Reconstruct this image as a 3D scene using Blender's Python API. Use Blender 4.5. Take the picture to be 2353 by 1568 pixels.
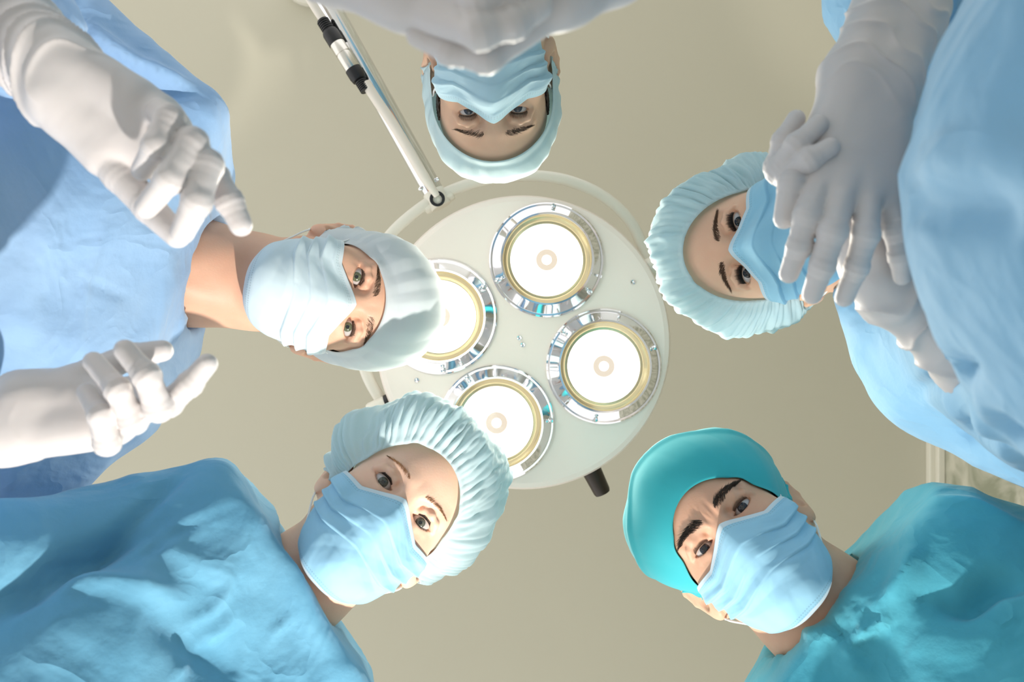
import bpy, math, random
import numpy as np
from mathutils import Vector, Matrix
from mathutils.bvhtree import BVHTree

random.seed(7)
rng = np.random.default_rng(7)
C = bpy.context.scene.collection
scene = bpy.context.scene
for o in list(bpy.data.objects):
    bpy.data.objects.remove(o)

# ------------------------------------------------------------------ camera
W, H = 2353.0, 1568.0
F = 1900.0                     # focal length in pixels
CAMZ = 0.55                    # the patient's eye height above the floor
cam_d = bpy.data.cameras.new('camera')
cam_d.sensor_width = 36.0
cam_d.lens = F / W * 36.0
cam_d.clip_start = 0.02
cam_d.dof.use_dof = True
cam_d.dof.focus_distance = 1.08
cam_d.dof.aperture_fstop = 6.3
cam = bpy.data.objects.new('camera', cam_d)
cam.location = (0, 0, CAMZ)
cam.rotation_euler = (math.pi, 0, 0)          # looks straight up, x to the right, y down the picture
C.objects.link(cam)
scene.camera = cam

# ------------------------------------------------------------------ light
scene.view_settings.view_transform = 'Standard'
scene.view_settings.look = 'None'
scene.view_settings.exposure = 0.0
scene.view_settings.gamma = 1.0
scene.view_settings.use_curve_mapping = False
world = bpy.data.worlds.new('daylight')
scene.world = world
world.use_nodes = True
world.node_tree.nodes['Background'].inputs[0].default_value = (1.0, 0.985, 0.955, 1)
world.node_tree.nodes['Background'].inputs[1].default_value = 1.5

def add_light(name, kind, loc, target, energy, color, size=0.1, spot=None, blend=0.3, parent=None):
    d = bpy.data.lights.new(name, kind)
    d.energy = energy
    d.color = color
    if kind == 'AREA':
        d.shape = 'DISK'
        d.size = size
    else:
        d.shadow_soft_size = size
    if spot:
        d.spot_size = math.radians(spot)
        d.spot_blend = blend
    o = bpy.data.objects.new(name, d)
    o.location = loc
    o.rotation_euler = (Vector(target) - Vector(loc)).to_track_quat('-Z', 'Y').to_euler()
    C.objects.link(o)
    if parent:
        o.parent = parent
    return o

add_light('examination_lamp', 'SPOT', (0.25, 1.20, 0.60), (-0.404, 0.193, 1.32), 150, (1.0, 0.95, 0.88), 0.02, 38, 0.35)
add_light('added_side_spot', 'SPOT', (-0.08, 1.22, 0.80), (0.36, 0.36, 1.47), 85, (1.0, 0.96, 0.90), 0.02, 24, 0.5)  # extra unseen spot, added to light the lower right person's mask and chest

# ------------------------------------------------------------------ helpers
def P(px, py, z):
    return np.array([(px - 1176.5) * z / F, (py - 784.0) * z / F, z + CAMZ])

def mesh_obj(name, verts, faces, mat, parent=None, smooth=True, label=None, uv=None, mats=None, fmat=None):
    me = bpy.data.meshes.new(name)
    v = np.asarray(verts, dtype=np.float64)
    if isinstance(faces, np.ndarray):
        n, k = faces.shape
        me.vertices.add(len(v))
        me.vertices.foreach_set('co', v.ravel())
        me.loops.add(n * k)
        me.loops.foreach_set('vertex_index', faces.ravel().astype(np.int32))
        me.polygons.add(n)
        me.polygons.foreach_set('loop_start', (np.arange(n) * k).astype(np.int32))
        me.update(calc_edges=True)
        me.validate()
    else:
        me.from_pydata([tuple(a) for a in v], [], [tuple(int(i) for i in f) for f in faces])
    if uv is not None:
        lay = me.uv_layers.new(name='UVMap')
        li = np.empty(len(me.loops), dtype=np.int32)
        me.loops.foreach_get('vertex_index', li)
        lay.data.foreach_set('uv', np.asarray(uv, dtype=np.float32)[li].ravel())
    for m in (mats or [mat]):
        me.materials.append(m)
    if fmat is not None:
        me.polygons.foreach_set('material_index', np.asarray(fmat, dtype=np.int32))
    me.polygons.foreach_set('use_smooth', np.full(len(me.polygons), smooth, dtype=bool))
    me.update()
    o = bpy.data.objects.new(name, me)
    C.objects.link(o)
    if parent is not None:
        o.parent = parent
    if label:
        o['label'] = label
    return o

def tag(o, label, cat, group=None):
    o['label'] = label
    o['category'] = cat
    if group:
        o['group'] = group

def empty(name, loc=(0, 0, 0)):
    o = bpy.data.objects.new(name, None)
    o.location = loc
    C.objects.link(o)
    return o

class MB:
    """collects simple shapes into one mesh"""
    def __init__(s):
        s.v, s.f, s.m = [], [], []
    def add(s, vs, fs, m=0):
        n = len(s.v)
        s.v += [tuple(map(float, a)) for a in vs]
        s.f += [tuple(int(i) + n for i in f) for f in fs]
        s.m += [m] * len(fs)
    def lathe(s, c, axis, prof, seg=64, m=0, cap0=False, cap1=False):
        """profile [(r, h)] turned round an axis through c"""
        c = np.array(c, float); a = np.array(axis, float); a /= np.linalg.norm(a)
        t = np.array([1, 0, 0]) if abs(a[0]) < .8 else np.array([0, 1, 0])
        u = np.cross(a, t); u /= np.linalg.norm(u); w = np.cross(a, u)
        vs, fs = [], []
        for r, h in prof:
            for i in range(seg):
                th = 2 * math.pi * i / seg
                vs.append(c + a * h + r * (math.cos(th) * u + math.sin(th) * w))
        for j in range(len(prof) - 1):
            for i in range(seg):
                k = (i + 1) % seg
                fs.append((j * seg + i, j * seg + k, (j + 1) * seg + k, (j + 1) * seg + i))
        if cap0: fs.append(tuple(range(seg - 1, -1, -1)))
        if cap1: fs.append(tuple((len(prof) - 1) * seg + i for i in range(seg)))
        s.add(vs, fs, m)
    def tube(s, pts, rad, seg=12, m=0, flat=1.0, nrm=None):
        pts = [np.array(p, float) for p in pts]
        n = len(pts)
        rad = [rad] * n if np.isscalar(rad) else rad
        vs, fs = [], []
        up = np.array([0, 0, 1.0]) if nrm is None else np.array(nrm, float)
        for i in range(n):
            t = pts[min(i + 1, n - 1)] - pts[max(i - 1, 0)]
            t /= np.linalg.norm(t) + 1e-9
            b = np.cross(t, up)
            if np.linalg.norm(b) < 1e-3: b = np.cross(t, np.array([0, 1.0, 0]))
            b /= np.linalg.norm(b)
            q = np.cross(b, t)
            for k in range(seg):
                th = 2 * math.pi * k / seg
                vs.append(pts[i] + rad[i] * (math.cos(th) * b + flat * math.sin(th) * q))
        for i in range(n - 1):
            for k in range(seg):
                l = (k + 1) % seg
                fs.append((i * seg + k, i * seg + l, (i + 1) * seg + l, (i + 1) * seg + k))
        fs.append(tuple(range(seg - 1, -1, -1)))
        fs.append(tuple((n - 1) * seg + k for k in range(seg)))
        s.add(vs, fs, m)
    def box(s, lo, hi, m=0):
        x0, y0, z0 = lo; x1, y1, z1 = hi
        s.add([(x0,y0,z0),(x1,y0,z0),(x1,y1,z0),(x0,y1,z0),(x0,y0,z1),(x1,y0,z1),(x1,y1,z1),(x0,y1,z1)],
              [(0,3,2,1),(4,5,6,7),(0,1,5,4),(1,2,6,5),(2,3,7,6),(3,0,4,7)], m)
    def build(s, name, mat, parent=None, label=None, smooth=True, mats=None, bevel=0):
        o = mesh_obj(name, s.v, s.f, mat, parent, smooth, label, mats=mats, fmat=s.m if mats else None)
        if bevel:
            b = o.modifiers.new('bevel', 'BEVEL'); b.width = bevel; b.segments = 3; b.limit_method = 'ANGLE'; b.angle_limit = math.radians(35)
        if smooth:
            e = o.modifiers.new('split', 'EDGE_SPLIT'); e.split_angle = math.radians(42)
        return o

def spline(pts, n):
    """Catmull-Rom through pts"""
    pts = [np.array(p, float) for p in pts]
    pts = [2 * pts[0] - pts[1]] + pts + [2 * pts[-1] - pts[-2]]
    out = []
    segs = len(pts) - 3
    for i in range(n):
        t = i / (n - 1) * segs
        k = min(int(t), segs - 1); t -= k
        p0, p1, p2, p3 = pts[k:k + 4]
        out.append(.5 * (2 * p1 + (p2 - p0) * t + (2 * p0 - 5 * p1 + 4 * p2 - p3) * t * t + (3 * p1 - p0 - 3 * p2 + p3) * t ** 3))
    return out

# ------------------------------------------------------------------ signed distance tools
def smin(a, b, k):
    h = np.maximum(k - np.abs(a - b), 0) / k
    return np.minimum(a, b) - h * h * k * .25
def smax(a, b, k):
    return -smin(-a, -b, k)
def d_sph(p, c, r):
    return np.sqrt(((p - np.asarray(c, np.float32)) ** 2).sum(1)) - r
def d_ell(p, c, r, R=None):
    q = p - np.asarray(c, np.float32)
    if R is not None: q = q @ np.asarray(R, np.float32)
    r = np.asarray(r, np.float32)
    k0 = np.sqrt(((q / r) ** 2).sum(1)); k1 = np.sqrt(((q / (r * r)) ** 2).sum(1))
    return k0 * (k0 - 1) / np.maximum(k1, 1e-9)
def d_rc(p, a, ra, b, rb):
    a = np.asarray(a, np.float32); b = np.asarray(b, np.float32)
    ab = b - a; l2 = float(ab @ ab) + 1e-12
    pa = p - a
    t = np.clip((pa @ ab) / l2, 0, 1)
    return np.sqrt(((pa - t[:, None] * ab) ** 2).sum(1)) - (ra + (rb - ra) * t)
def d_chain(p, pts, rs, k=.004):
    d = None
    for i in range(len(pts) - 1):
        e = d_rc(p, pts[i], rs[i], pts[i + 1], rs[i + 1])
        d = e if d is None else smin(d, e, k)
    return d

def surface(f, lo, hi, h, B=8, slack=1.0):
    """dual surface of f=0 on a grid, only blocks near the surface are evaluated finely"""
    lo = np.asarray(lo, float); hi = np.asarray(hi, float)
    nb = np.maximum(1, np.ceil((hi - lo) / (B * h)).astype(int))
    n = nb * B + 1
    ci = np.stack(np.meshgrid(*[np.arange(k) for k in nb], indexing='ij'), -1).reshape(-1, 3)
    cen = (lo + (ci + .5) * B * h).astype(np.float32)
    dc = np.concatenate([f(cen[i:i + 200000]) for i in range(0, len(cen), 200000)])
    near = np.abs(dc) < B * h * .87 * 1.35 * slack + .004
    V = np.empty(tuple(n), np.float32)
    sgn = np.where(dc < 0, -1.0, 1.0).reshape(tuple(nb))
    big = np.repeat(np.repeat(np.repeat(sgn, B, 0), B, 1), B, 2)
    V[:-1, :-1, :-1] = big
    V[-1, :, :] = V[-2, :, :]; V[:, -1, :] = V[:, -2, :]; V[:, :, -1] = V[:, :, -2]
    loc = np.stack(np.meshgrid(*[np.arange(B + 1)] * 3, indexing='ij'), -1).reshape(-1, 3)
    nb_i = ci[near]
    per = max(1, 400000 // len(loc))
    for s in range(0, len(nb_i), per):
        idx = (nb_i[s:s + per, None, :] * B + loc[None]).reshape(-1, 3)
        d = f((lo + idx * h).astype(np.float32))
        V[idx[:, 0], idx[:, 1], idx[:, 2]] = d
    S = V < 0
    # cell vertices
    cnt = np.zeros(tuple(n - 1), np.int8)
    for dx in (0, 1):
        for dy in (0, 1):
            for dz in (0, 1):
                cnt += S[dx:n[0] - 1 + dx, dy:n[1] - 1 + dy, dz:n[2] - 1 + dz]
    act = (cnt > 0) & (cnt < 8)
    cells = np.argwhere(act)
    vid = np.full(act.shape, -1, np.int32)
    vid[act] = np.arange(len(cells))
    acc = np.zeros((len(cells), 3)); num = np.zeros(len(cells))
    for ax in range(3):
        o1, o2 = [a for a in range(3) if a != ax]
        for i in (0, 1):
            for j in (0, 1):
                a = cells.copy(); a[:, o1] += i; a[:, o2] += j
                b = a.copy(); b[:, ax] += 1
                va = V[a[:, 0], a[:, 1], a[:, 2]]; vb = V[b[:, 0], b[:, 1], b[:, 2]]
                m = (va < 0) != (vb < 0)
                t = np.where(m, va / np.where(m, va - vb, 1), 0)
                pos = a.astype(float); pos[:, ax] += t
                acc[m] += pos[m]; num[m] += 1
    verts = lo + acc / num[:, None] * h
    quads = []
    for ax in range(3):
        o1, o2 = [(1, 2), (2, 0), (0, 1)][ax]
        sl = [slice(None)] * 3; sl2 = [slice(None)] * 3
        sl[ax] = slice(0, n[ax] - 1); sl2[ax] = slice(1, n[ax])
        A, Bq = S[tuple(sl)], S[tuple(sl2)]
        e = np.argwhere(A != Bq)
        ok = (e[:, o1] > 0) & (e[:, o1] < n[o1] - 1) & (e[:, o2] > 0) & (e[:, o2] < n[o2] - 1)
        e = e[ok]
        ins = A[e[:, 0], e[:, 1], e[:, 2]]
        def cell(d1, d2):
            c = e.copy(); c[:, o1] += d1; c[:, o2] += d2
            return vid[c[:, 0], c[:, 1], c[:, 2]]
        q = np.stack([cell(-1, -1), cell(0, -1), cell(0, 0), cell(-1, 0)], 1)
        q[~ins] = q[~ins][:, ::-1]
        quads.append(q)
    q = np.concatenate(quads)
    q = q[(q >= 0).all(1)]
    return verts, q

def grad(f, p, e=.0008):
    p = p.astype(np.float32)
    g = np.stack([f(p + np.eye(3, dtype=np.float32)[i] * e) - f(p - np.eye(3, dtype=np.float32)[i] * e) for i in range(3)], 1)
    return g / (np.linalg.norm(g, axis=1, keepdims=True) + 1e-9)

def push_out(f, p, off, it=4):
    """move points that lie nearer than off to the surface outwards"""
    for _ in range(it):
        d = f(p.astype(np.float32))
        need = np.maximum(off - d, 0)
        if need.max() < 1e-4: break
        p = p + grad(f, p) * need[:, None]
    return p

def vnormals(v, q):
    a, b, c, d = (v[q[:, i]] for i in range(4))
    fn = np.cross(c - a, d - b)
    n = np.zeros_like(v)
    for i in range(4): np.add.at(n, q[:, i], fn)
    return n / (np.linalg.norm(n, axis=1, keepdims=True) + 1e-12)

def waves(p, seed, scale, octaves=3):
    """smooth pseudo noise in -1..1"""
    r = np.random.default_rng(seed)
    out = np.zeros(len(p)); amp = 1.; tot = 0
    for o in range(octaves):
        for _ in range(4):
            k = r.normal(size=3); k /= np.linalg.norm(k)
            out += amp * np.sin((p @ k) * 2 * math.pi / scale + r.uniform(0, 6.28) + 1.3 * np.sin((p @ np.roll(k, 1)) * 2 * math.pi / scale * .7 + r.uniform(0, 6)))
            tot += amp * .55
        amp *= .5; scale *= .5
    return out / tot

# ------------------------------------------------------------------ materials
def new_mat(name, color, rough=.6, metal=0., spec=.4, sheen=0., sss=0., bump=None, var=None, coat=0., emit=None, aniso=None):
    m = bpy.data.materials.new(name); m.use_nodes = True
    nt = m.node_tree; b = nt.nodes['Principled BSDF']
    b.inputs['Base Color'].default_value = (*color, 1)
    b.inputs['Roughness'].default_value = rough
    b.inputs['Metallic'].default_value = metal
    b.inputs['Specular IOR Level'].default_value = spec
    b.inputs['Sheen Weight'].default_value = sheen
    b.inputs['Coat Weight'].default_value = coat
    if sss:
        b.inputs['Subsurface Weight'].default_value = sss
        b.inputs['Subsurface Radius'].default_value = (1.0, .35, .2)
        b.inputs['Subsurface Scale'].default_value = .006
    tc = nt.nodes.new('ShaderNodeTexCoord')
    if var:      # (scale, second colour, amount)
        n = nt.nodes.new('ShaderNodeTexNoise'); n.inputs['Scale'].default_value = var[0]; n.inputs['Detail'].default_value = 5
        nt.links.new(tc.outputs['Object'], n.inputs['Vector'])
        r = nt.nodes.new('ShaderNodeMapRange'); r.inputs[1].default_value = .35; r.inputs[2].default_value = .7
        r.inputs[3].default_value = 0; r.inputs[4].default_value = var[2]
        nt.links.new(n.outputs['Fac'], r.inputs[0])
        mx = nt.nodes.new('ShaderNodeMix'); mx.data_type = 'RGBA'
        mx.inputs[6].default_value = (*color, 1); mx.inputs[7].default_value = (*var[1], 1)
        nt.links.new(r.outputs[0], mx.inputs[0]); nt.links.new(mx.outputs[2], b.inputs['Base Color'])
    if bump:     # (scale, strength, distance)
        n = nt.nodes.new('ShaderNodeTexNoise'); n.inputs['Scale'].default_value = bump[0]; n.inputs['Detail'].default_value = 4
        nt.links.new(tc.outputs['Object'], n.inputs['Vector'])
        bp = nt.nodes.new('ShaderNodeBump'); bp.inputs['Strength'].default_value = bump[1]; bp.inputs['Distance'].default_value = bump[2]
        nt.links.new(n.outputs['Fac'], bp.inputs['Height']); nt.links.new(bp.outputs[0], b.inputs['Normal'])
    if emit:
        b.inputs['Emission Color'].default_value = (*emit[:3], 1); b.inputs['Emission Strength'].default_value = emit[3]
    return m

def cloth_mat(name, color, color2, trans=.25, bump=(55, .35, .004), vscale=9, crumple=None):
    """thin non-woven cloth: diffuse with some light passing through"""
    m = new_mat(name, color, .75, spec=.25, sheen=.25, bump=bump, var=(vscale, color2, .6))
    nt = m.node_tree; b = nt.nodes['Principled BSDF']; out = nt.nodes['Material Output']
    if crumple:
        tc = nt.nodes.new('ShaderNodeTexCoord'); n = nt.nodes.new('ShaderNodeTexNoise')
        n.inputs['Scale'].default_value = crumple[0]; n.inputs['Detail'].default_value = 3; n.inputs['Distortion'].default_value = .6
        a = nt.nodes.new('ShaderNodeMath'); a.operation = 'SUBTRACT'; a.inputs[1].default_value = .5
        a2 = nt.nodes.new('ShaderNodeMath'); a2.operation = 'ABSOLUTE'
        nt.links.new(tc.outputs['Object'], n.inputs['Vector']); nt.links.new(n.outputs['Fac'], a.inputs[0]); nt.links.new(a.outputs[0], a2.inputs[0])
        bp2 = nt.nodes.new('ShaderNodeBump'); bp2.invert = True; bp2.inputs['Strength'].default_value = crumple[1]; bp2.inputs['Distance'].default_value = crumple[2]
        nt.links.new(a2.outputs[0], bp2.inputs['Height'])
        bp1 = [q for q in nt.nodes if q.type == 'BUMP' and q != bp2][0]
        nt.links.new(bp2.outputs[0], bp1.inputs['Normal'])
    t = nt.nodes.new('ShaderNodeBsdfTranslucent'); mx = nt.nodes.new('ShaderNodeMixShader')
    mx.inputs[0].default_value = trans
    t.inputs[0].default_value = (*[min(1, c * 1.15) for c in color], 1)
    nt.links.new(b.outputs[0], mx.inputs[1]); nt.links.new(t.outputs[0], mx.inputs[2]); nt.links.new(mx.outputs[0], out.inputs[0])
    return m

M = {}
M['ceiling'] = new_mat('ceiling_paint', (.54, .512, .408), .6, spec=.3, var=(1.2, (.515, .488, .388), .5))
M['trim'] = new_mat('trim_paint', (.70, .67, .56), .5)
M['floor'] = new_mat('floor_vinyl', (.80, .80, .78), .4, var=(3, (.74, .74, .72), .5))
M['lampwhite'] = new_mat('lamp_enamel', (.86, .775, .70), .28, spec=.5)
M['yoke'] = new_mat('yoke_enamel', (.74, .71, .62), .3, spec=.5)
M['chrome'] = new_mat('chrome', (.82, .82, .84), .06, 1.0)
M['steel'] = new_mat('steel', (.70, .68, .64), .22, 1.0)
M['gold'] = new_mat('warm_reflector', (.50, .42, .25), .30, 1.0, bump=(40, .1, .002))
M['black'] = new_mat('black_rubber', (.012, .012, .014), .35)
M['brown'] = new_mat('dark_brown_plastic', (.028, .018, .012), .3)
M['cable'] = new_mat('cable_sheath', (.80, .74, .66), .45)
M['bulb'] = new_mat('lit_lens', (1, 1, 1), .5, emit=(1.0, .975, .90, 2.2))
M['filament'] = new_mat('lit_bulb_ring', (.02, .02, .02), .6, spec=.1, emit=(1.0, .86, .68, .90))
M['hot'] = new_mat('lit_filament', (1, 1, 1), .3, emit=(1.0, .98, .94, 8))
M['sclera'] = new_mat('eye_white', (.50, .45, .43), .15, spec=.6, sss=0)
M['pupil'] = new_mat('pupil', (.004, .004, .005), .05, coat=1)
M['glove'] = new_mat('latex_glove', (.63, .59, .58), .42, spec=.35, sss=.04, bump=(22, .06, .003), var=(14, (.58, .53, .52), .6))
M['loop'] = new_mat('elastic_loop', (.85, .85, .83), .7)
M['hair'] = new_mat('dark_hair', (.025, .016, .011), .5)
M['lash'] = new_mat('eyelash', (.012, .009, .008), .5)

def skin_mat(name, c, c2):
    return new_mat(name, c, .48, spec=.35, sss=.25, bump=(420, .12, .0012), var=(34, c2, .5))
def iris_mat(name, c):
    m = new_mat(name, c, .12, spec=.35, coat=.35, var=(700, tuple(x * .35 for x in c), .9))
    return m

def marble_mat():
    m = new_mat('marbled_wall_paint', (.46, .46, .36), .5)
    nt = m.node_tree; b = nt.nodes['Principled BSDF']
    tc = nt.nodes.new('ShaderNodeTexCoord')
    n = nt.nodes.new('ShaderNodeTexNoise'); n.inputs['Scale'].default_value = 7; n.inputs['Detail'].default_value = 9; n.inputs['Distortion'].default_value = 1.6
    r = nt.nodes.new('ShaderNodeValToRGB')
    r.color_ramp.elements[0].position = .38; r.color_ramp.elements[0].color = (.30, .31, .22, 1)
    r.color_ramp.elements[1].position = .62; r.color_ramp.elements[1].color = (.58, .56, .45, 1)
    nt.links.new(tc.outputs['Object'], n.inputs['Vector']); nt.links.new(n.outputs['Fac'], r.inputs[0]); nt.links.new(r.outputs[0], b.inputs['Base Color'])
    return m
M['marble'] = marble_mat()

def mask_mat(name, c_blue, c_white):
    """pleated mask: white edging, stitched lines and dotted side welds, all in the sheet's own coordinates"""
    m = cloth_mat(name, c_blue, tuple(min(1, x * 1.12) for x in c_blue), .22, (90, .12, .002), 18)
    nt = m.node_tree; b = nt.nodes['Principled BSDF']
    mixn = [n for n in nt.nodes if n.type == 'MIX'][0]
    tc = nt.nodes.new('ShaderNodeTexCoord'); sx = nt.nodes.new('ShaderNodeSeparateXYZ')
    nt.links.new(tc.outputs['UV'], sx.inputs[0])
    def math_(op, a, bb=None):
        n = nt.nodes.new('ShaderNodeMath'); n.operation = op
        for i, x in enumerate((a, bb)):
            if x is None: continue
            if isinstance(x, (int, float)): n.inputs[i].default_value = x
            else: nt.links.new(x, n.inputs[i])
        return n.outputs[0]
    u, v = sx.outputs[0], sx.outputs[1]
    vc = math_('ABSOLUTE', math_('SUBTRACT', v, .5)); uc = math_('ABSOLUTE', math_('SUBTRACT', u, .5))
    edge = math_('GREATER_THAN', vc, .447)
    def band(x, c, w):
        return math_('LESS_THAN', math_('ABSOLUTE', math_('SUBTRACT', x, c)), w)
    dash_u = math_('GREATER_THAN', math_('FRACT', math_('MULTIPLY', u, 70)), .4)
    stitch = math_('MULTIPLY', math_('ADD', band(vc, .437, .004), band(vc, .416, .004)), dash_u)
    dots = math_('MULTIPLY', math_('GREATER_THAN', math_('FRACT', math_('MULTIPLY', v, 42)), .45),
                 math_('GREATER_THAN', math_('FRACT', math_('MULTIPLY', u, 110)), .45))
    weld = math_('MULTIPLY', dots, band(uc, .470, .022))
    white = edge
    mx = nt.nodes.new('ShaderNodeMix'); mx.data_type = 'RGBA'
    nt.links.new(white, mx.inputs[0]); nt.links.new(mixn.outputs[2], mx.inputs[6]); mx.inputs[7].default_value = (*c_white, 1)
    mx2 = nt.nodes.new('ShaderNodeMix'); mx2.data_type = 'RGBA'
    nt.links.new(math_('MULTIPLY', math_('MINIMUM', math_('ADD', stitch, weld), 1), .55), mx2.inputs[0])
    nt.links.new(mx.outputs[2], mx2.inputs[6]); mx2.inputs[7].default_value = (*[x * .55 for x in c_blue], 1)
    nt.links.new(mx2.outputs[2], b.inputs['Base Color'])
    return m

# ------------------------------------------------------------------ room
def room():
    mb = MB(); mb.box((-2.6, -2.6, 3.0), (1.262, 2.6, 3.1)); o = mb.build('ceiling', M['ceiling'], smooth=False); o['kind'] = 'structure'
    mb = MB(); mb.box((-2.6, -2.6, -.06), (1.262, 2.6, 0)); o = mb.build('floor', M['floor'], smooth=False); o['kind'] = 'structure'
    mb = MB(); mb.box((1.262, -2.6, -.06), (1.36, 2.6, 3.1)); o = mb.build('wall_right', M['marble'], smooth=False); o['kind'] = 'structure'
    mb = MB(); mb.box((1.225, -2.6, 2.975), (1.2615, 2.6, 3.0)); mb.box((1.24, -2.6, 2.955), (1.2615, 2.6, 2.975))
    o = mb.build('trim_1', M['trim'], smooth=False, bevel=.004); o['kind'] = 'structure'
room()

# ------------------------------------------------------------------ surgical lamp
def lamp():
    zc = 1.42
    c = P(1204, 785, zc)
    down = np.array([.02, -.03, -1.0]); down /= np.linalg.norm(down)
    root = empty('surgical_lamp', c)
    tag(root, 'round white four-bulb surgical lamp hanging from a chrome pole above the heads', 'lamp')
    def ch(o):
        o.location = -Vector(root.location)
        return o
    R = .2545
    def at(px, py, back=0.0):         # a point on the lamp's front face
        d = np.array([(px - 1176.5) / F, (py - 784) / F, 1.0])
        o = np.array([0, 0, CAMZ])
        t = ((c - o) @ down) / (d @ down)
        return o + d * t - down * back
    mb = MB()
    mb.lathe(c, down, [(R - .012, 0), (R - .004, -.002), (R, -.010), (R + .001, -.020), (R - .004, -.03), (R - .04, -.075), (R - .12, -.10), (.001, -.105)], 128)
    # face plate with four round openings is closed by the reflectors: build it as a disc of rings
    mb.lathe(c, down, [(R - .012, 0), (.2, .0), (.1, .0), (.0005, .0)], 128)
    housing = ch(mb.build('housing', M['lampwhite'], root))
    rings = [(1256, 598), (1010, 728), (1387, 842), (1141, 972)]
    ang0 = [-1.45, -.6, -.35, 2.05]
    for (px, py), a0 in zip(rings, ang0):
        p = at(px, py)
        ro, ri = .0985, .077
        mb = MB()
        mb.lathe(p, down, [(ro, 0), (ro + .0005, .005), (ro - .002, .0075), (ro - .005, .007), (ri + .004, .020), (ri + .002, .0225), (ri - .001, .022), (ri - .002, .010)], 96)
        ring = ch(mb.build('lamp_ring', M['chrome'], root, 'polished chrome ring round a lit bulb'))
        b = np.cross(down, [1, 0, 0]); b /= np.linalg.norm(b); w = np.cross(down, b)
        for k in range(3):
            th = a0 + k * 2.094
            dr = math.cos(th) * np.array([1, 0, 0]) + math.sin(th) * np.array([0, 1, 0])
            dr -= down * (dr @ down)
            for rr, hh, sz in ((ro - .006, .008, .0046), (ro - .015, .013, .0038)):
                q = p + dr * rr + down * hh
                mb = MB(); mb.lathe(q, down, [(sz, -.004), (sz, .003), (sz * .75, .005), (sz * .3, .0055), (.0003, .004)], 16)
                bo = mb.build('bolt', M['chrome'], ring)
        mb = MB()
        mb.lathe(p, down, [(ri - .001, .016), (ri - .003, .009), (ri - .008, .006), (ri - .010, .003), (ri - .013, .0025), (.0625, .0015)], 96)
        ch(mb.build('reflector', M['gold'], root, 'warm golden reflector rim'))
        mb = MB()
        mb.lathe(p, down, [(.0635, .0015), (.05, .0022), (.03, .003), (.0185, .0032)], 96)
        mb.lathe(p, down, [(.0085, .0036), (.005, .0040), (.0004, .0042)], 48)
        ch(mb.build('lens', M['bulb'], root, 'glowing lens'))
        mb = MB(); mb.lathe(p, down, [(.0185, .0032), (.0178, .0045), (.0150, .0045), (.0142, .0040), (.0112, .0040), (.0105, .0046), (.0085, .0036)], 48)
        ch(mb.build('bulb', M['filament'], root, 'amber ring of the bulb'))
        mb = MB(); mb.lathe(p, down, [(ri - .002, .017), (ri * .6, .0175), (.0005, .0178)], 64)
        ch(mb.build('glass', M['glass'], root, 'clear glass cover'))
        l = add_light('bulb_light', 'SPOT', p + down * .03, p + down * 1.0, 7.5, (1, .93, .80), .05, 120, .6, root)
        l.location = l.location - Vector(root.location)
    for (px, py) in [(1454, 649), (1193, 777), (1201, 793), (958, 874), (992, 937)]:
        p = at(px, py)
        mb = MB(); mb.lathe(p, down, [(.0048, -.001), (.0048, .0016), (.0036, .003), (.0016, .0022), (.0003, .0022)], 16)
        ch(mb.build('screw', M['chrome'], root))
    # yoke: flat bar bent round the lamp from pivot to pivot
    cy = np.array([1190., 778.])
    pv = [np.array([1512., 606.]), np.array([868., 942.])]
    pts = []
    pxs = [(1500, 595), (1462, 505), (1398, 442), (1320, 405), (1240, 391), (1150, 394), (1070, 412), (1000, 442), (940, 483), (890, 530), (850, 590), (826, 670), (816, 750), (822, 820), (838, 872), (868, 925)]
    pts = [at(x, y, .045) for x, y in pxs]
    mb = MB(); mb.tube(spline(pts, 90), .0105, 12, flat=.7)
    ch(mb.build('yoke', M['yoke'], root, 'cream curved yoke'))
    for (px, py), d2 in (((1511, 606), (1, -.55)), ((870, 940), (-1, .45))):
        p = at(px, py, .03); d = np.array([d2[0], d2[1], 0]); d /= np.linalg.norm(d)
        mb = MB(); mb.lathe(p - d * .012, d, [(.0005, 0), (.017, 0), (.0175, .002), (.0175, .030), (.0155, .034), (.0005, .034)], 32)
        pb = ch(mb.build('pivot', M['yoke'], root))
        mb = MB(); mb.lathe(p - d * .018, d, [(.0005, 0), (.0185, 0), (.0185, .006), (.0005, .006)], 32)
        mb.build('washer', M['black'], pb, 'black washer')
    # hub, chrome pole, cable
    hub = at(1003, 449, .05)
    e = at(738, -26, .05)
    ax = e - hub; ax /= np.linalg.norm(ax)
    side = np.cross(ax, [0, 0, 1.0]); side /= np.linalg.norm(side)
    mb = MB()
    mb.lathe(hub + ax * (-.012), ax, [(.0005, 0), (.019, 0), (.0205, .002), (.0205, .03), (.019, .032), (.0005, .032)], 32)
    for s_ in (-1, 1):
        mb.lathe(hub, side * s_, [(.012, .012), (.012, .026), (.010, .029), (.0005, .029)], 24)
    hb = ch(mb.build('hub', M['yoke'], root, 'cream hub on the yoke'))
    mb = MB(); mb.lathe(hub + np.array([0, 0, -.020]), [0, 0, -1], [(.008, 0), (.013, 0), (.0135, .004), (.009, .0045), (.0085, 0)], 32)
    mb.build('grommet', M['black'], hb, 'black cable grommet')
    far = hub + ax * .95
    mb = MB(); mb.lathe(hub + ax * .018, ax, [(.0005, 0), (.0185, 0), (.0192, .002), (.0192, .93), (.0005, .93)], 48)
    pole = ch(mb.build('pole', M['chrome'], root, 'chrome tube'))
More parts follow.
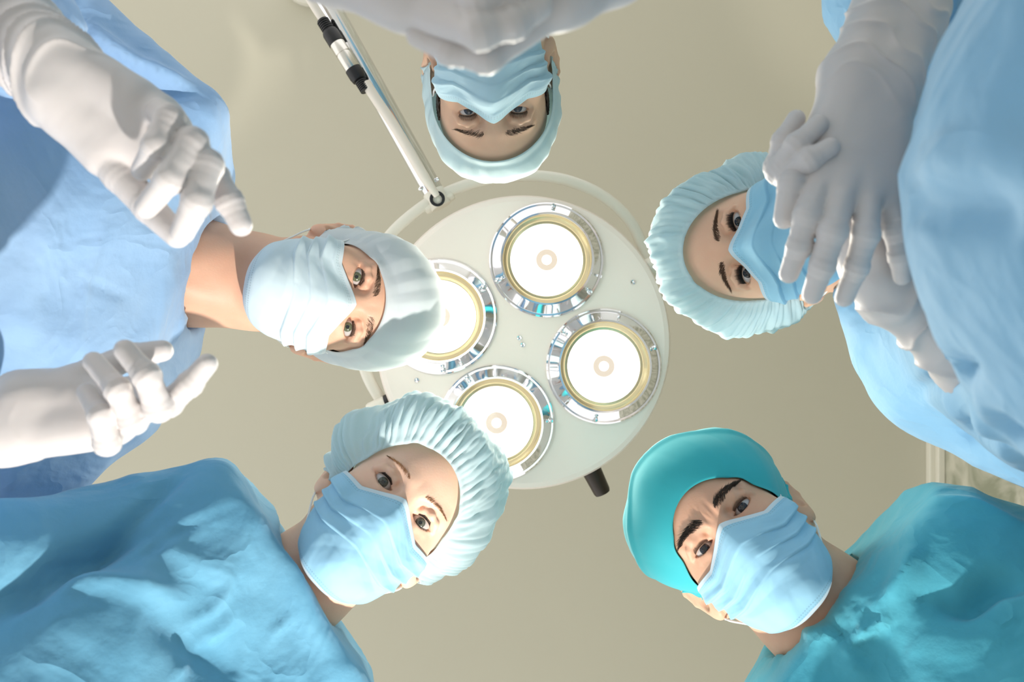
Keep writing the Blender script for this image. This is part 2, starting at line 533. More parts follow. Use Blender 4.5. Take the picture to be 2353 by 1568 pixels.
    for s_ in (-1, 1):
        q = hub + ax * .032 + side * s_ * .016 + np.array([0, 0, -.012])
        mb = MB(); mb.lathe(q, side * s_ + np.array([0, 0, -.8]), [(.004, -.002), (.004, .003), (.002, .005), (.0003, .005)], 12)
        mb.build('bolt', M['chrome'], pole)
    mb = MB(); mb.lathe(far, [0, 0, 1], [(.0005, -.04), (.03, -.04), (.03, 3.0 - far[2] - .03), (.09, 3.0 - far[2] - .028), (.09, 3.0 - far[2] - .001)], 32)
    ch(mb.build('ceiling_mount', M['yoke'], root))
    cz = .018
    def cp(px, py, b): return at(px, py, .05 - b)
    cab = [cp(1002, 444, .026), cp(975, 405, .036), cp(940, 345, .037), cp(900, 278, .034), cp(862, 222, .032), cp(836, 182, .030)]
    mb = MB(); mb.tube(spline(cab, 40), [.0055 + .0035 * min(1, i / 8) for i in range(40)], 16)
    cb = ch(mb.build('cable', M['cable'], root, 'cream cable along the pole'))
    cab2 = [cp(741, 40, .028), cp(722, 12, .028), cp(706, -14, .028), cp(672, -70, .028)]
    mb = MB(); mb.tube(spline(cab2, 12), .0075, 16)
    ch(mb.build('cable', M['cable'], root, 'cream cable along the pole'))
    c0, c1 = cp(838, 200, .030), cp(733, 32, .028)
    d = c1 - c0; L = np.linalg.norm(d); d /= L
    mb = MB(); prof = [(.0005, 0)]
    def rib(prof, t0, t1, r, n):
        for i in range(n):
            a = t0 + (t1 - t0) * i / n; b = t0 + (t1 - t0) * (i + .55) / n; cc = t0 + (t1 - t0) * (i + 1) / n
            prof += [(r, a), (r, b), (r - .0016, b + .0002), (r - .0016, cc)]
    prof = [(.0005, 0), (.0095, 0)]; rib(prof, .001, L * .14, .0105, 6); prof += [(.013, L * .15), (.0145, L * .20), (.0145, L * .30), (.0005, L * .30)]
    mb.lathe(c0, d, prof, 32)
    con = ch(mb.build('connector', M['black'], root, 'black and silver plug joint on the cable'))
    mb = MB(); prof = [(.0005, L * .66), (.0145, L * .66), (.0145, L * .80), (.013, L * .83)]; pr2 = []; rib(pr2, L * .835, L * .985, .0112, 6)
    mb.lathe(c0, d, prof + pr2 + [(.0095, L * .99), (.0005, L)], 32); mb.build('boot', M['black'], con)
    mb = MB(); mb.lathe(c0, d, [(.0005, L * .285), (.013, L * .285), (.0138, L * .30), (.0138, L * .50), (.0125, L * .505), (.0125, L * .515), (.0138, L * .52), (.0138, L * .655), (.0128, L * .67), (.0005, L * .67)], 32)
    mb.build('sleeve', M['steel'], con, 'silver metal sleeve')
    # handle
    h0 = at(1352, 1062, .03); h1 = at(1391, 1141, .035)
    d = h1 - h0; L = np.linalg.norm(d); d /= L
    mb = MB(); mb.lathe(h0, d, [(.0005, -.02), (.0185, -.02), (.0185, .0), (.0165, L * .5), (.0150, L - .004), (.0135, L), (.011, L + .0005), (.0005, L + .0005)], 32)
    ch(mb.build('handle', M['brown'], root, 'dark brown handle grip'))
def glass_mat():
    m = bpy.data.materials.new('clear_glass'); m.use_nodes = True
    nt = m.node_tree; nt.nodes.remove(nt.nodes['Principled BSDF'])
    t = nt.nodes.new('ShaderNodeBsdfTransparent'); g = nt.nodes.new('ShaderNodeBsdfGlossy'); g.inputs['Roughness'].default_value = .03
    mx = nt.nodes.new('ShaderNodeMixShader'); mx.inputs[0].default_value = .06
    nt.links.new(t.outputs[0], mx.inputs[1]); nt.links.new(g.outputs[0], mx.inputs[2]); nt.links.new(mx.outputs[0], nt.nodes['Material Output'].inputs[0])
    return m
M['glass'] = glass_mat()
lamp()

# ------------------------------------------------------------------ heads
# face frame: x towards the person's left, y up, z out of the face; origin midway between the pupils
EX, EZ, ER = .0318, -.0112, .0120
def almond(x, o, sh=0.):
    """upper and lower lid height at lateral offset x (outwards positive) for lid opening o"""
    w = .0148
    t = np.clip(x / w, -1, 1)
    up = (.0052 * o + sh) * (1 - np.abs(t) ** 2.1) + .0010 * t
    lo = (-.0042 * o + sh) * (1 - np.abs(t) ** 2.0) + .0010 * t
    return up, lo

def head_sdf(o=1.0, fem=0.0, brow=0.0, sh=0.0):
    ear_R = []
    for s in (-1, 1):
        a = -math.radians(30) * s
        Rm = np.array([[math.cos(a), 0, math.sin(a)], [0, 1, 0], [-math.sin(a), 0, math.cos(a)]])
        ear_R.append(Rm)
    def f(p):
        x, y, z = p[:, 0], p[:, 1], p[:, 2]
        ax = np.abs(x)
        q = np.stack([ax, y, z], 1)
        d = d_ell(p, (0, .035, -.085), (.0755, .084, .0965))
        d = smin(d, d_ell(p, (0, -.028, -.047), (.061, .086, .055)), .03)
        d = smin(d, d_rc(q, (.048, -.058, -.085), .018, (.010, -.102, -.014), .0165 + .002 * (1 - fem)), .032)
        d = smin(d, d_sph(q, (.044, -.030, -.024), .021), .022)
        d = smin(d, d_rc(q, (.008, .0205, .0015), .008, (.042, .0195, -.012), .0095 - .002 * fem), .012)
        # eye hollows
        d = smax(d, -d_ell(q, (EX, .0035, .0085), (.0185, .0125, .0125)), .012)
        # nose
        n = d_rc(p, (0, .008, .0015), .0078, (0, -.038, .019), .0105)
        n = smin(n, d_sph(q, (.0115, -.043, .007), .0085), .008)
        d = smin(d, n, .011)
        # lips and chin
        d = smin(d, d_ell(p, (0, -.071, .001), (.024, .011, .010)), .010)
        d = smin(d, d_sph(p, (0, -.101, -.004), .014), .016)
        # eyelids over the ball
        ex, ey = ax - EX, y
        ball = d_sph(q, (EX, 0, EZ), ER + .0016)
        d = smin(d, ball, .0045)
        # fold above the lid and the soft roll under it
        arc = [(EX - .0150, .0035, -.002), (EX - .008, .0100, .0030), (EX + .002, .0122, .0035), (EX + .012, .0098, -.001), (EX + .0185, .0035, -.0085)]
        d = smin(d, d_chain(q, arc, [.0024, .0034, .0042, .0042, .0030], .004), .0030)
        arc = [(EX - .012, -.0065, -.002), (EX - .002, -.0105, -.0005), (EX + .010, -.0085, -.005)]
        d = smin(d, d_chain(q, arc, [.002, .0028, .002], .003), .007)
        if brow:
            d = smin(d, d_rc(q, (.009, .017, .009), .0045, (.034, .0200, .0050), .006), .010)
            d = smax(d, -d_rc(q, (.0050, .010, .0165), .0022, (.0075, .034, .0150), .0018), .003)
        # almond opening
        up, lo = almond(ex, o, sh)
        d2 = np.maximum(y - up, lo - y) * .85
        d2 = np.maximum(d2, np.abs(ex) - .0148)
        d2 = np.maximum(d2, (EZ + .003) - z)
        d = smax(d, -d2, .0010)
        # ears
        for s, Rm in zip((-1, 1), ear_R):
            cpos = np.array((s * .0800, -.018, -.104))
            l = (p - cpos.astype(np.float32)) @ Rm.astype(np.float32)
            l = l * np.array([s, 1, 1], np.float32)          # x out, y up, z forward
            e = d_ell(l, (0, .002, 0), (.0068, .0300, .0178))
            e = smin(e, d_ell(l, (0, -.023, .004), (.0062, .0125, .0095)), .014)
            rim = [(.003, .002, .016), (.004, .020, .0155), (.005, .0290, .006), (.005, .029, -.006), (.005, .018, -.0155), (.004, 0, -.0165), (.003, -.018, -.010)]
            rr = d_chain(l, rim, [.0024, .003, .0034, .0036, .0034, .003, .002], .003)
            e = smax(e, -d_ell(l, (.0075, .008, .0005), (.0058, .0195, .0120)), .003)
            e = smin(e, rr, .003)
            e = smax(e, -d_ell(l, (.0075, -.007, .004), (.0085, .0115, .0085)), .003)
            e = smin(e, d_ell(l, (.004, -.008, .0145), (.0035, .006, .0042)), .003)
            e = smin(e, d_rc(l, (-.010, .010, .004), .006, (-.010, -.014, .004), .006), .008)
            d = smin(d, e, .004)
        return d
    return f

class Frame:
    def __init__(s, eye_px, depth, up, pitch, yaw=0., scale=1.0):
        s.o = P(*eye_px, depth)
        ray = s.o - np.array([0, 0, CAMZ]); ray /= np.linalg.norm(ray)
        Z = -ray
        Y = np.array([up[0], up[1], 0.]); Y -= Z * (Y @ Z); Y /= np.linalg.norm(Y)
        X = np.cross(Y, Z)
        b, g = math.radians(pitch), math.radians(yaw)
        Z, Y = math.cos(b) * Z + math.sin(b) * Y, math.cos(b) * Y - math.sin(b) * Z
        Z, X = math.cos(g) * Z + math.sin(g) * X, math.cos(g) * X - math.sin(g) * Z
        s.R = np.stack([X, Y, Z], 0)       # rows
        s.s = np.asarray(scale if hasattr(scale, '__len__') else (scale,) * 3, float)
    def out(s, p): return s.o + (np.asarray(p) * s.s) @ s.R
    def inn(s, p): return ((np.asarray(p) - s.o) @ s.R.T) / s.s

def grid_mesh(nu, nv, wrap=False):
    i, j = np.meshgrid(np.arange(nu if wrap else nu - 1), np.arange(nv - 1), indexing='ij')
    i2 = (i + 1) % nu
    return np.stack([i * nv + j, i2 * nv + j, i2 * nv + j + 1, i * nv + j + 1], -1).reshape(-1, 4)

def solidify(o, t, off=-1.0):
    m = o.modifiers.new('thickness', 'SOLIDIFY'); m.thickness = t; m.offset = off
    return o

def cap_grid(fr, fh, style, seed, nu=360, nv=64, drop=0., side=.1, beh=.4):
    """a cap wrapped round the skull; style 'tie', 'bouffant' or 'scrub'"""
    r_ = np.random.default_rng(seed)
    c = np.array([0, .030, -.088])
    tilt = {'tie': .60, 'bouffant': .62, 'scrub': .52}[style]
    n = np.array([0, math.cos(tilt), -math.sin(tilt)])
    e1 = np.array([1., 0, 0]); e2 = np.cross(n, e1)            # e2 points backwards/down
    e2 = -e2 if e2[2] < 0 else e2                             # towards the forehead
    th = np.linspace(0, 2 * math.pi, nu, endpoint=False)
    t = np.linspace(0, 1, nv)
    TH, T = np.meshgrid(th, t, indexing='ij')                 # TH=0 at the forehead
    front = np.cos(TH)
    if style == 'tie':
        behind = np.exp(-((np.abs((TH + math.pi) % (2 * math.pi) - math.pi) - 2.05) / .30) ** 2)
        e0 = -.30 - side * np.sin(TH) ** 2 - beh * behind + (.16 - drop) * np.maximum(front, 0) ** 2
    elif style == 'bouffant':
        e0 = -.28 - side * np.sin(TH) ** 2 + (.10 - drop) * np.maximum(front, 0) ** 2 - .1 * np.maximum(-front, 0)
    else:
        e0 = -.20 - side * np.sin(TH) ** 2 + (.05 - drop) * np.maximum(front, 0) ** 2
    phi = e0 + (math.pi / 2 - e0) * T
    dirv = (np.cos(phi)[..., None] * (np.cos(TH)[..., None] * e2 + np.sin(TH)[..., None] * e1) + np.sin(phi)[..., None] * n)
    rad = np.array([.0765, .0845, .0975])
    k = np.array([0, .035, -.085]) - c
    A = ((dirv / rad) ** 2).sum(-1); Bq = ((dirv * k) / rad ** 2).sum(-1); Cc = ((k / rad) ** 2).sum() - 1
    r = (Bq + np.sqrt(Bq * Bq - A * Cc)) / A
    if style == 'bouffant':
        pl = np.zeros_like(TH)
        for q in range(26):
            fq = r_.integers(14, 46); pl += r_.uniform(.4, 1) * np.cos(fq * TH + r_.uniform(0, 6.28) + 1.4 * T * r_.normal())
        pl /= 3.2
        hi = np.zeros_like(TH)
        for q in range(10):
            hi += np.cos(r_.integers(48, 95) * TH + r_.uniform(0, 6.28)) / 3.2
        lo = np.zeros_like(TH)
        for q in range(8):
            lo += np.cos(r_.integers(2, 9) * TH + r_.uniform(0, 6.28) + r_.normal() * 3 * T) / 2.8
        sidef = np.abs(np.sin(TH))
        puff = .0035 + (.0215 + .012 * sidef + .006 * np.maximum(-front, 0)) * np.clip(T / .22, 0, 1) ** .8 * (1 - .55 * np.clip((T - .25) / .75, 0, 1) ** 1.2)
        puff += .0038 * np.abs(pl) * np.clip(T / .06, 0, 1) * np.exp(-T / .30) + .0016 * hi * np.exp(-T / .08) * np.clip(T / .05, 0, 1)
        puff += .0068 * lo * np.clip(T / .15, 0, 1)
        bump_ = np.zeros_like(TH)
        for q in range(70):
            t0, s0, w0 = r_.uniform(0, 6.283), r_.uniform(.08, .8), r_.uniform(.05, .16)
            dth = (TH - t0 + math.pi) % (2 * math.pi) - math.pi
            bump_ += r_.uniform(.4, 1.) * np.maximum(0, 1 - np.sqrt((dth / (w0 * .8)) ** 2 + ((T - s0) / (w0 * 1.3)) ** 2))
        puff += .0075 * bump_
        fine = np.cos(37 * TH + 22 * T + 3 * lo) * np.cos(19 * TH - 13 * T + 2 * pl)
        puff += .0022 * fine * np.clip(T / .1, 0, 1)
        puff += .0035 * np.exp(-((T - .0) / .018) ** 2) # gathered frill below the elastic
        puff -= .0020 * np.exp(-((T - .045) / .018) ** 2)
    elif style == 'tie':
        lo = np.zeros_like(TH)
        for q in range(8):
            lo += np.cos(r_.integers(2, 7) * TH + r_.uniform(0, 6.28) + r_.normal() * 4 * T) / 2.8
        puff = .0025 + .006 * np.clip(T / .2, 0, 1) + .007 * np.sin(np.clip(T, 0, 1) * math.pi) + .0030 * lo * np.clip(T / .2, 0, 1) + .004 * np.sin(TH) ** 2 * (1 - T) + .016 * behind * (1 - np.clip(T / .5, 0, 1)) ** 1.2
        facet = np.abs(((TH * 3.2 + 1.1 * T + .3 * lo) % 1) - .5)
        puff += .0045 * facet * np.clip(T / .15, 0, 1) * (1 - .5 * T)
        puff += .0022 * np.exp(-(T / .03) ** 2) - .0012 * np.exp(-((T - .07) / .02) ** 2)
    else:
        lo = np.zeros_like(TH)
        for q in range(8):
            lo += np.cos(r_.integers(1, 6) * TH + r_.uniform(0, 6.28) + r_.normal() * 3 * T) / 2.8
        puff = .0025 + .024 * np.clip(T / .5, 0, 1) ** 1.0 * (1 - .35 * np.clip((T - .6) / .4, 0, 1)) + .0030 * lo * np.clip(T / .15, 0, 1)
        puff += .0030 * np.exp(-((T - .42 - .03 * np.sin(2 * TH + 1)) / .025) ** 2) + .006 * np.sin(TH) ** 2 * (1 - T)
        facet = np.abs(((TH * 1.6 + .8 * T) % 1) - .5)
        puff += .004 * facet * np.clip(T / .3, 0, 1)
    p = c + dirv * (r + puff)[..., None]
    p = p.reshape(-1, 3)
    p = push_out(fh, p, .0022, 3)
    uv = np.stack([TH / (2 * math.pi), T], -1).reshape(-1, 2)
    return p, grid_mesh(nu, nv, True), uv

def mask_grid(fh, seed, lift=0., nu=121, nv=141, tent=.006):
    u = np.linspace(-1, 1, nu); v = np.linspace(0, 1, nv)
    U, V = np.meshgrid(u, v, indexing='ij')
    au = np.abs(U)
    ytop = .000 + lift - .0230 * np.clip(au / .42, 0, 1) ** 1.15 + .004 * np.clip((au - .45) / .55, 0, 1)
    ybot = -.122 + .040 * au ** 2.2
    Y = ytop + (ybot - ytop) * V
    al = U * math.radians(82)
    # the carrier: face with its lower half filled out so the sheet spans from nose to chin
    def fc(q):
        d = fh(q)
        ax = np.stack([np.abs(q[:, 0]), q[:, 1], q[:, 2]], 1)
        d = smin(d, d_rc(q, (0, -.038, .0165), .0105, (0, -.098, .0045), .016), .02)
        d = smin(d, d_rc(ax, (.012, -.043, .006), .009, (.016, -.095, -.004), .014), .02)
        d = smin(d, d_ell(q, (0, -.070, -.020), (.053, .052, .030)), .02)
        return d
    # come in from outside along fan-shaped rays until the carrier is met
    und = .8 * np.clip((V - .74) / .26, 0, 1) ** 1.6
    dirs = np.stack([np.sin(al) * .96, -.75 * und, np.cos(al)], -1); dirs /= np.linalg.norm(dirs, axis=-1, keepdims=True)
    org = np.stack([np.zeros_like(Y), Y * (1 - .28 * und), -.062 + 0 * Y], -1)
    R_ = np.full(Y.shape, .135)
    dd = dirs.reshape(-1, 3); oo = org.reshape(-1, 3); rr = R_.reshape(-1).copy()
    for _ in range(60):
        d = fc((oo + dd * rr[:, None]).astype(np.float32)) - .003
        rr -= np.clip(d, -.004, .02) * .7
        rr = np.maximum(rr, .02)
    R_ = rr.reshape(nu, nv)
    # the sheet is taut: hollows between nose, cheeks and chin are bridged
    for _s in range(26):
        q = R_.copy()
        q[1:-1, :] = np.maximum(q[1:-1, :], .5 * (R_[:-2, :] + R_[2:, :]))
        q[:, 1:-1] = np.maximum(q[:, 1:-1], .5 * (R_[:, :-2] + R_[:, 2:]))
        R_ = .6 * q + .4 * R_
    for _s in range(6):
        q = R_.copy()
        q[1:-1, 1:-1] = .25 * (R_[:-2, 1:-1] + R_[2:, 1:-1] + R_[1:-1, :-2] + R_[1:-1, 2:])
        R_ = q
    p = (org + dirs * R_[..., None]).reshape(-1, 3)
    g = dirs.reshape(-1, 3)
    # pleats: three folds running across, opening in the middle
    r_ = np.random.default_rng(seed)
    Vd = V + .035 * np.cos(U * math.pi) * (V - .5) * 2 + .012 * np.sin(3 * U + seed)
    amp = .0010 + .0050 * np.clip((au - .12) / .4, 0, 1) ** .8 * (1 - np.clip((au - .72) / .2, 0, 1))
    dsp = np.zeros_like(U)
    for k, vc in enumerate((.27, .44, .61)):
        s = (Vd - vc) / .15
        saw = np.where((s > -1) & (s < 0), (1 + s) ** 1.5, np.where((s >= 0) & (s < .10), 1 - s / .10, 0))
        dsp += amp * saw
    # crumpled facets
    for q in range(7):
        a = r_.uniform(0, 6.28); k = r_.uniform(1.5, 4)
        w = np.abs(((U * math.cos(a) + V * 1.6 * math.sin(a)) * k + r_.uniform(0, 1)) % 1 - .5) * 2
        dsp += .0011 * w * np.clip(V / .12, 0, 1) * np.clip((1 - V) / .1, 0, 1) * (1 - au ** 4)
    dsp += .003 * np.exp(-(U / .10) ** 2) * np.exp(-((V - .02) / .22) ** 2)        # ridge over the nose wire
    dsp += .0012 * np.exp(-((V - .93) / .03) ** 2)
    p = p + g * dsp.reshape(-1)[:, None]
    p = push_out(fh, p, .0016, 3)
    uv = np.stack([(U + 1) / 2, 1 - V], -1).reshape(-1, 2)
    return p.reshape(nu, nv, 3), uv, grid_mesh(nu, nv)

def eyeball_mesh():
    """sphere whose rings lie round the line of sight; 0 white, 1 iris, 2 pupil"""
    ring = [0, 4, 8, 10.5, 13, 17, 21, 24, 27, 30, 34, 40, 50, 62, 75, 90, 110, 135, 160, 180]
    seg = 48
    vs, fs, ms = [(0, 0, ER + .0004)], [], []
    for a in ring[1:-1]:
        r = ER + (.0006 * max(0, 1 - (a / 30) ** 2))
        for k in range(seg):
            t = 2 * math.pi * k / seg
            vs.append((r * math.sin(math.radians(a)) * math.cos(t), r * math.sin(math.radians(a)) * math.sin(t), r * math.cos(math.radians(a))))
    vs.append((0, 0, -ER))
    def mi(a): return 2 if a <= 10.5 else (1 if a <= 30 else 0)
    for k in range(seg):
        fs.append((0, 1 + k, 1 + (k + 1) % seg)); ms.append(2)
    for i in range(len(ring) - 3):
        for k in range(seg):
            a = 1 + i * seg; b = a + seg; l = (k + 1) % seg
            fs.append((a + k, b + k, b + l, a + l)); ms.append(mi(ring[i + 2]))
    n = len(vs) - 1; a = 1 + (len(ring) - 3) * seg
    for k in range(seg):
        fs.append((a + k, n, a + (k + 1) % seg)); ms.append(0)
    return np.array(vs), fs, ms

def strands(roots, dirs, lens, rad, curve=None):
    mb = MB()
    for i, (r, d, L) in enumerate(zip(roots, dirs, lens)):
        c = np.zeros(3) if curve is None else curve[i]
        pts = [r + d * L * t + c * t * t for t in (0, .35, .7, 1.0)]
        mb.tube(pts, [rad, rad * .9, rad * .6, rad * .15], 4)
    return mb

def to_surface(f, x, y, z0=.05):
    p = np.stack([x, y, np.full_like(x, z0)], 1)
    for _ in range(40):
        d = f(p.astype(np.float32))
        p[:, 2] -= np.clip(d, -.004, .01) * .8
    return p

def build_face(person, fr, fh, spec):
    """eyes, lashes, brows, mask, cap, hair: all children of the person"""
    inv_cam = fr.inn(np.array([[0, 0, CAMZ]]))[0]
    ev, ef, em = eyeball_mesh()
    iris = iris_mat('iris_' + spec['key'], spec['iris'])
    for s in (-1, 1):
        c = np.array([s * EX, 0, EZ])
        g = inv_cam - c + np.array(spec.get('gaze', (0, 0, 0)))
        g /= np.linalg.norm(g)
        x = np.cross([0, 1, 0], g); x /= np.linalg.norm(x); y = np.cross(g, x)
        v = ev @ np.stack([x, y, g]) + c
        mesh_obj('eye', fr.out(v), ef, None, person, label='open eye looking down at the viewer', mats=[M['sclera'], iris, M['pupil']], fmat=em)
        # lashes along the upper and lower lid
        o = spec['open']
        t = np.linspace(-.85, .97, 46); lx = t * .0148
        up, lo = almond(lx, o, spec['lidshift'])
        def lid(yy): return np.stack([c[0] + s * lx, yy, EZ + np.sqrt(np.maximum((ER + .0014) ** 2 - lx ** 2 - yy ** 2, 1e-6))], 1)
        ll = spec['lash']
        r1 = lid(up + .0002); d1 = np.stack([s * t * .55, np.full_like(t, .45), np.full_like(t, .75)], 1); d1 /= np.linalg.norm(d1, axis=1, keepdims=True)
        mb = strands(fr.out(r1), (d1 @ fr.R), ll * (.6 + .5 * rng.random(46)), spec['lashr'], np.tile(fr.R[1] * ll * .4, (46, 1)))
        r2 = lid(lo - .0002)[::2]; d2 = np.stack([s * t * .5, np.full_like(t, -.5), np.full_like(t, .7)], 1)[::2]; d2 /= np.linalg.norm(d2, axis=1, keepdims=True)
        m2 = strands(fr.out(r2), (d2 @ fr.R), ll * .5 * np.ones(len(r2)), spec['lashr'] * .7)
        mb.add(m2.v, m2.f)
        mb.build('eyelashes', M['lash'], person, smooth=False)
        # eyebrow
        b = spec['brow']
        nb = b['n']
        t = rng.random(nb)
        bx = b['x0'] + (b['x1'] - b['x0']) * t
        arch = b['y0'] + b['arch'] * np.sin(np.clip(t / .95, 0, 1) * math.pi * .72) + b.get('slope', 0) * t
        wid = b['w'] * (1 - .72 * np.clip((t - .35) / .65, 0, 1)) * np.clip(.5 + t / .2, 0, 1)
        off = (rng.random(nb) - .5) * 2
        by = arch + wid * off
        root = to_surface(fh, s * bx, by) + np.array([0, 0, -.0003])
        dirx = np.stack([s * (.55 + .5 * t), .75 * (1 - t) - .55 * off * .6 - .25 * t, np.full(nb, .22)], 1)
        dirx += rng.normal(size=(nb, 3)) * .12
        dirx /= np.linalg.norm(dirx, axis=1, keepdims=True)
        mb = strands(fr.out(root), dirx @ fr.R, b['len'] * (.6 + .6 * rng.random(nb)), b['r'], np.tile(-fr.R[2] * b['len'] * .15, (nb, 1)))
        mb.build('eyebrow', b['mat'], person, smooth=False)
    # mask
    mg, uv, mf = mask_grid(fh, spec['seed'], spec.get('lift', 0))
    mk = mesh_obj('face_mask', fr.out(mg.reshape(-1, 3)), mf[:, ::-1], spec['mask'], person, uv=uv, label=spec['mask_label'])
    solidify(mk, .0008, 1)
    # ear loops: from the two side corners round the back of the ear
    for s, col in ((-1, mg[0]), (1, mg[-1])):
        a, b = col[6], col[-8]
        back = np.array([s * .079, -.012, -.118])
        pts = [a, a + (np.array([s * .0785, .006, -.084]) - a) * .55 + np.array([s * .003, .002, 0]), np.array([s * .0815, .014, -.090]), np.array([s * .085, .010, -.112]),
               np.array([s * .083, -.022, -.122]), np.array([s * .0795, -.048, -.108]), np.array([s * .076, -.062, -.085]), b + (np.array([s * .076, -.062, -.085]) - b) * .4, b]
        pts = np.array(spline(pts, 48))
        pts = push_out(fh, pts, .0022, 4)
        mb = MB(); mb.tube(list(fr.out(pts)), .0013, 8)
        mb.build('ear_loop', M['loop'], mk, label='white elastic ear loop')
    # cap
    cp, cf, cuv = cap_grid(fr, fh, spec['cap'], spec['seed'] + 3, spec.get('cap_nu', 360), 64, spec.get('drop', 0.), spec.get('side', .1), spec.get('beh', .4))
    cap = mesh_obj('surgical_cap', fr.out(cp), cf, spec['capmat'], person, uv=cuv, label=spec['cap_label'])
    solidify(cap, .0007, 1)
    # hair showing under the cap's edge
    if spec.get('hair'):
        hc = np.array([0, .030, -.088])
        nu_, nv_ = 90, 12
        for s in (-1, 1):
            U, T = np.meshgrid(np.linspace(0, 1, nu_), np.linspace(0, 1, nv_), indexing='ij')
            zz = -.052 - .030 * U; yy = .020 - .026 * T * (1 - .35 * U) + .012 * (1 - U) - .014 * U
            x0 = np.full_like(zz, .09)
            p = np.stack([x0, yy, zz], -1).reshape(-1, 3)
            for _ in range(30):
                d = fh((p * [1, 1, 1]).astype(np.float32)); p[:, 0] -= np.clip(d - .0012, -.004, .01) * .8
            p[:, 0] += .0008 * np.sin(260 * p[:, 2] * 6.28 + 400 * p[:, 1])
            p[:, 0] *= s
            q = grid_mesh(nu_, nv_)
            h = mesh_obj('hair', fr.out(p), q if s > 0 else q[:, ::-1], M['hair'], person)
            solidify(h, .002, -1)

# ------------------------------------------------------------------ gowns and bodies
def gown_sdf(spec):
    sh_r, sh_l, nb = spec['sh_r'], spec['sh_l'], spec['neck_base']
    chest = spec['torso']                     # list of (point, radius) from the neck down to the skirt, two-lane wide
    lane = spec['lane']                       # vector from the midline towards the person's left
    prims = []
    prims.append(('rc', sh_r, spec['sr'], nb + (sh_r - nb) * .25, spec['sr'] * 1.02))
    prims.append(('rc', sh_l, spec['sr'], nb + (sh_l - nb) * .25, spec['sr'] * 1.02))
    prims.append(('rc', sh_l * .75 + sh_r * .25, spec['sr'], sh_r * .75 + sh_l * .25, spec['sr']))
    for i in range(len(chest) - 1):
        (a, ra, wa), (b, rb, wb) = chest[i], chest[i + 1]
        for s in (-1, 1):
            prims.append(('rc', a + lane * s * wa, ra, b + lane * s * wb, rb))
    arms = spec['arms']
    prims2 = [[('rc', a[i][0], a[i][1], a[i + 1][0], a[i + 1][1]) for i in range(len(a) - 1)] for a in arms]
    hole_p, hole_r = spec['hole']             # points and radii down the neck
    cp, cn = spec['collar']                   # plane point and outward normal
    def f(p):
        d = None
        for _, a, ra, b, rb in prims:
            e = d_rc(p, a, ra, b, rb)
            d = e if d is None else smin(d, e, .06)
        for el in spec.get('bulge', []):
            d = smin(d, d_ell(p, *el), .05)
        for arm in prims2:
            e = None
            for _, a, ra, b, rb in arm:
                q = d_rc(p, a, ra, b, rb)
                e = q if e is None else smin(e, q, .02)
            d = smin(d, e, .022)
        d = smax(d, ((p - cp.astype(np.float32)) @ cn.astype(np.float32)), .008)
        d = smax(d, -d_chain(p, hole_p, hole_r, .02), .004)
        return d
    return f

def apply_folds(v, q, folds, seed, wave):
    n = vnormals(v, q)
    rough = waves(v, seed, wave[1], 3)
    ridge = 1 - 2 * np.abs(waves(v, seed + 9, wave[1] * 1.4, 2))
    disp = wave[0] * (.45 * rough + .55 * ridge)
    bvh = BVHTree.FromPolygons([tuple(a) for a in v], [tuple(int(k) for k in a) for a in q])
    o = Vector((0, 0, CAMZ))
    for fold in folds:
        pl, w, h = fold[:3]
        h = h * 1.5
        pts = []
        pl2 = spline([np.array(a, float) for a in pl], max(2, 12 * len(pl)))
        for px, py in pl2:
            d = Vector(((px - 1176.5) / F, (py - 784) / F, 1)).normalized()
            hit = bvh.ray_cast(o, d)
            if hit[0] is not None: pts.append(np.array(hit[0]))
        if len(pts) < 2: continue
        pts = np.array(pts)
        m = (np.abs(v - pts.mean(0)).max(1) < (np.abs(pts - pts.mean(0)).max() + 4 * w))
        idx = np.nonzero(m)[0]
        best = np.full(len(idx), 9.); tt = np.zeros(len(idx)); sd = np.zeros(len(idx))
        for i in range(len(pts) - 1):
            ab = pts[i + 1] - pts[i]; l2 = ab @ ab
            if l2 < 1e-10 or l2 > .01: continue
            t = np.clip(((v[idx] - pts[i]) @ ab) / l2, 0, 1)
            dv = v[idx] - (pts[i] + t[:, None] * ab)
            dd = np.linalg.norm(dv, axis=1)
            side = np.einsum('ij,ij->i', np.cross(np.broadcast_to(ab, dv.shape), dv), n[idx])
            u = dd < best
            best[u] = dd[u]; tt[u] = (i + t[u]) / (len(pts) - 1); sd[u] = np.sign(side[u])
        taper = np.sin(np.clip(tt, .02, .98) * math.pi) ** .5
        asym = fold[3] if len(fold) > 3 else 1.0          # one flank steeper than the other
        ww = np.where(sd > 0, w, w * asym)
        disp[idx] += h * np.exp(-(best / ww) ** 2) * taper
    return v + n * disp[:, None]

def smooth_mesh(v, q, it):
    for _ in range(it):
        acc = np.zeros_like(v); cnt = np.zeros(len(v))
        for i in range(4):
            j = (i + 1) % 4
            np.add.at(acc, q[:, i], v[q[:, j]]); np.add.at(cnt, q[:, i], 1)
            np.add.at(acc, q[:, j], v[q[:, i]]); np.add.at(cnt, q[:, j], 1)
        v = .5 * v + .5 * acc / np.maximum(cnt, 1)[:, None]
    return v

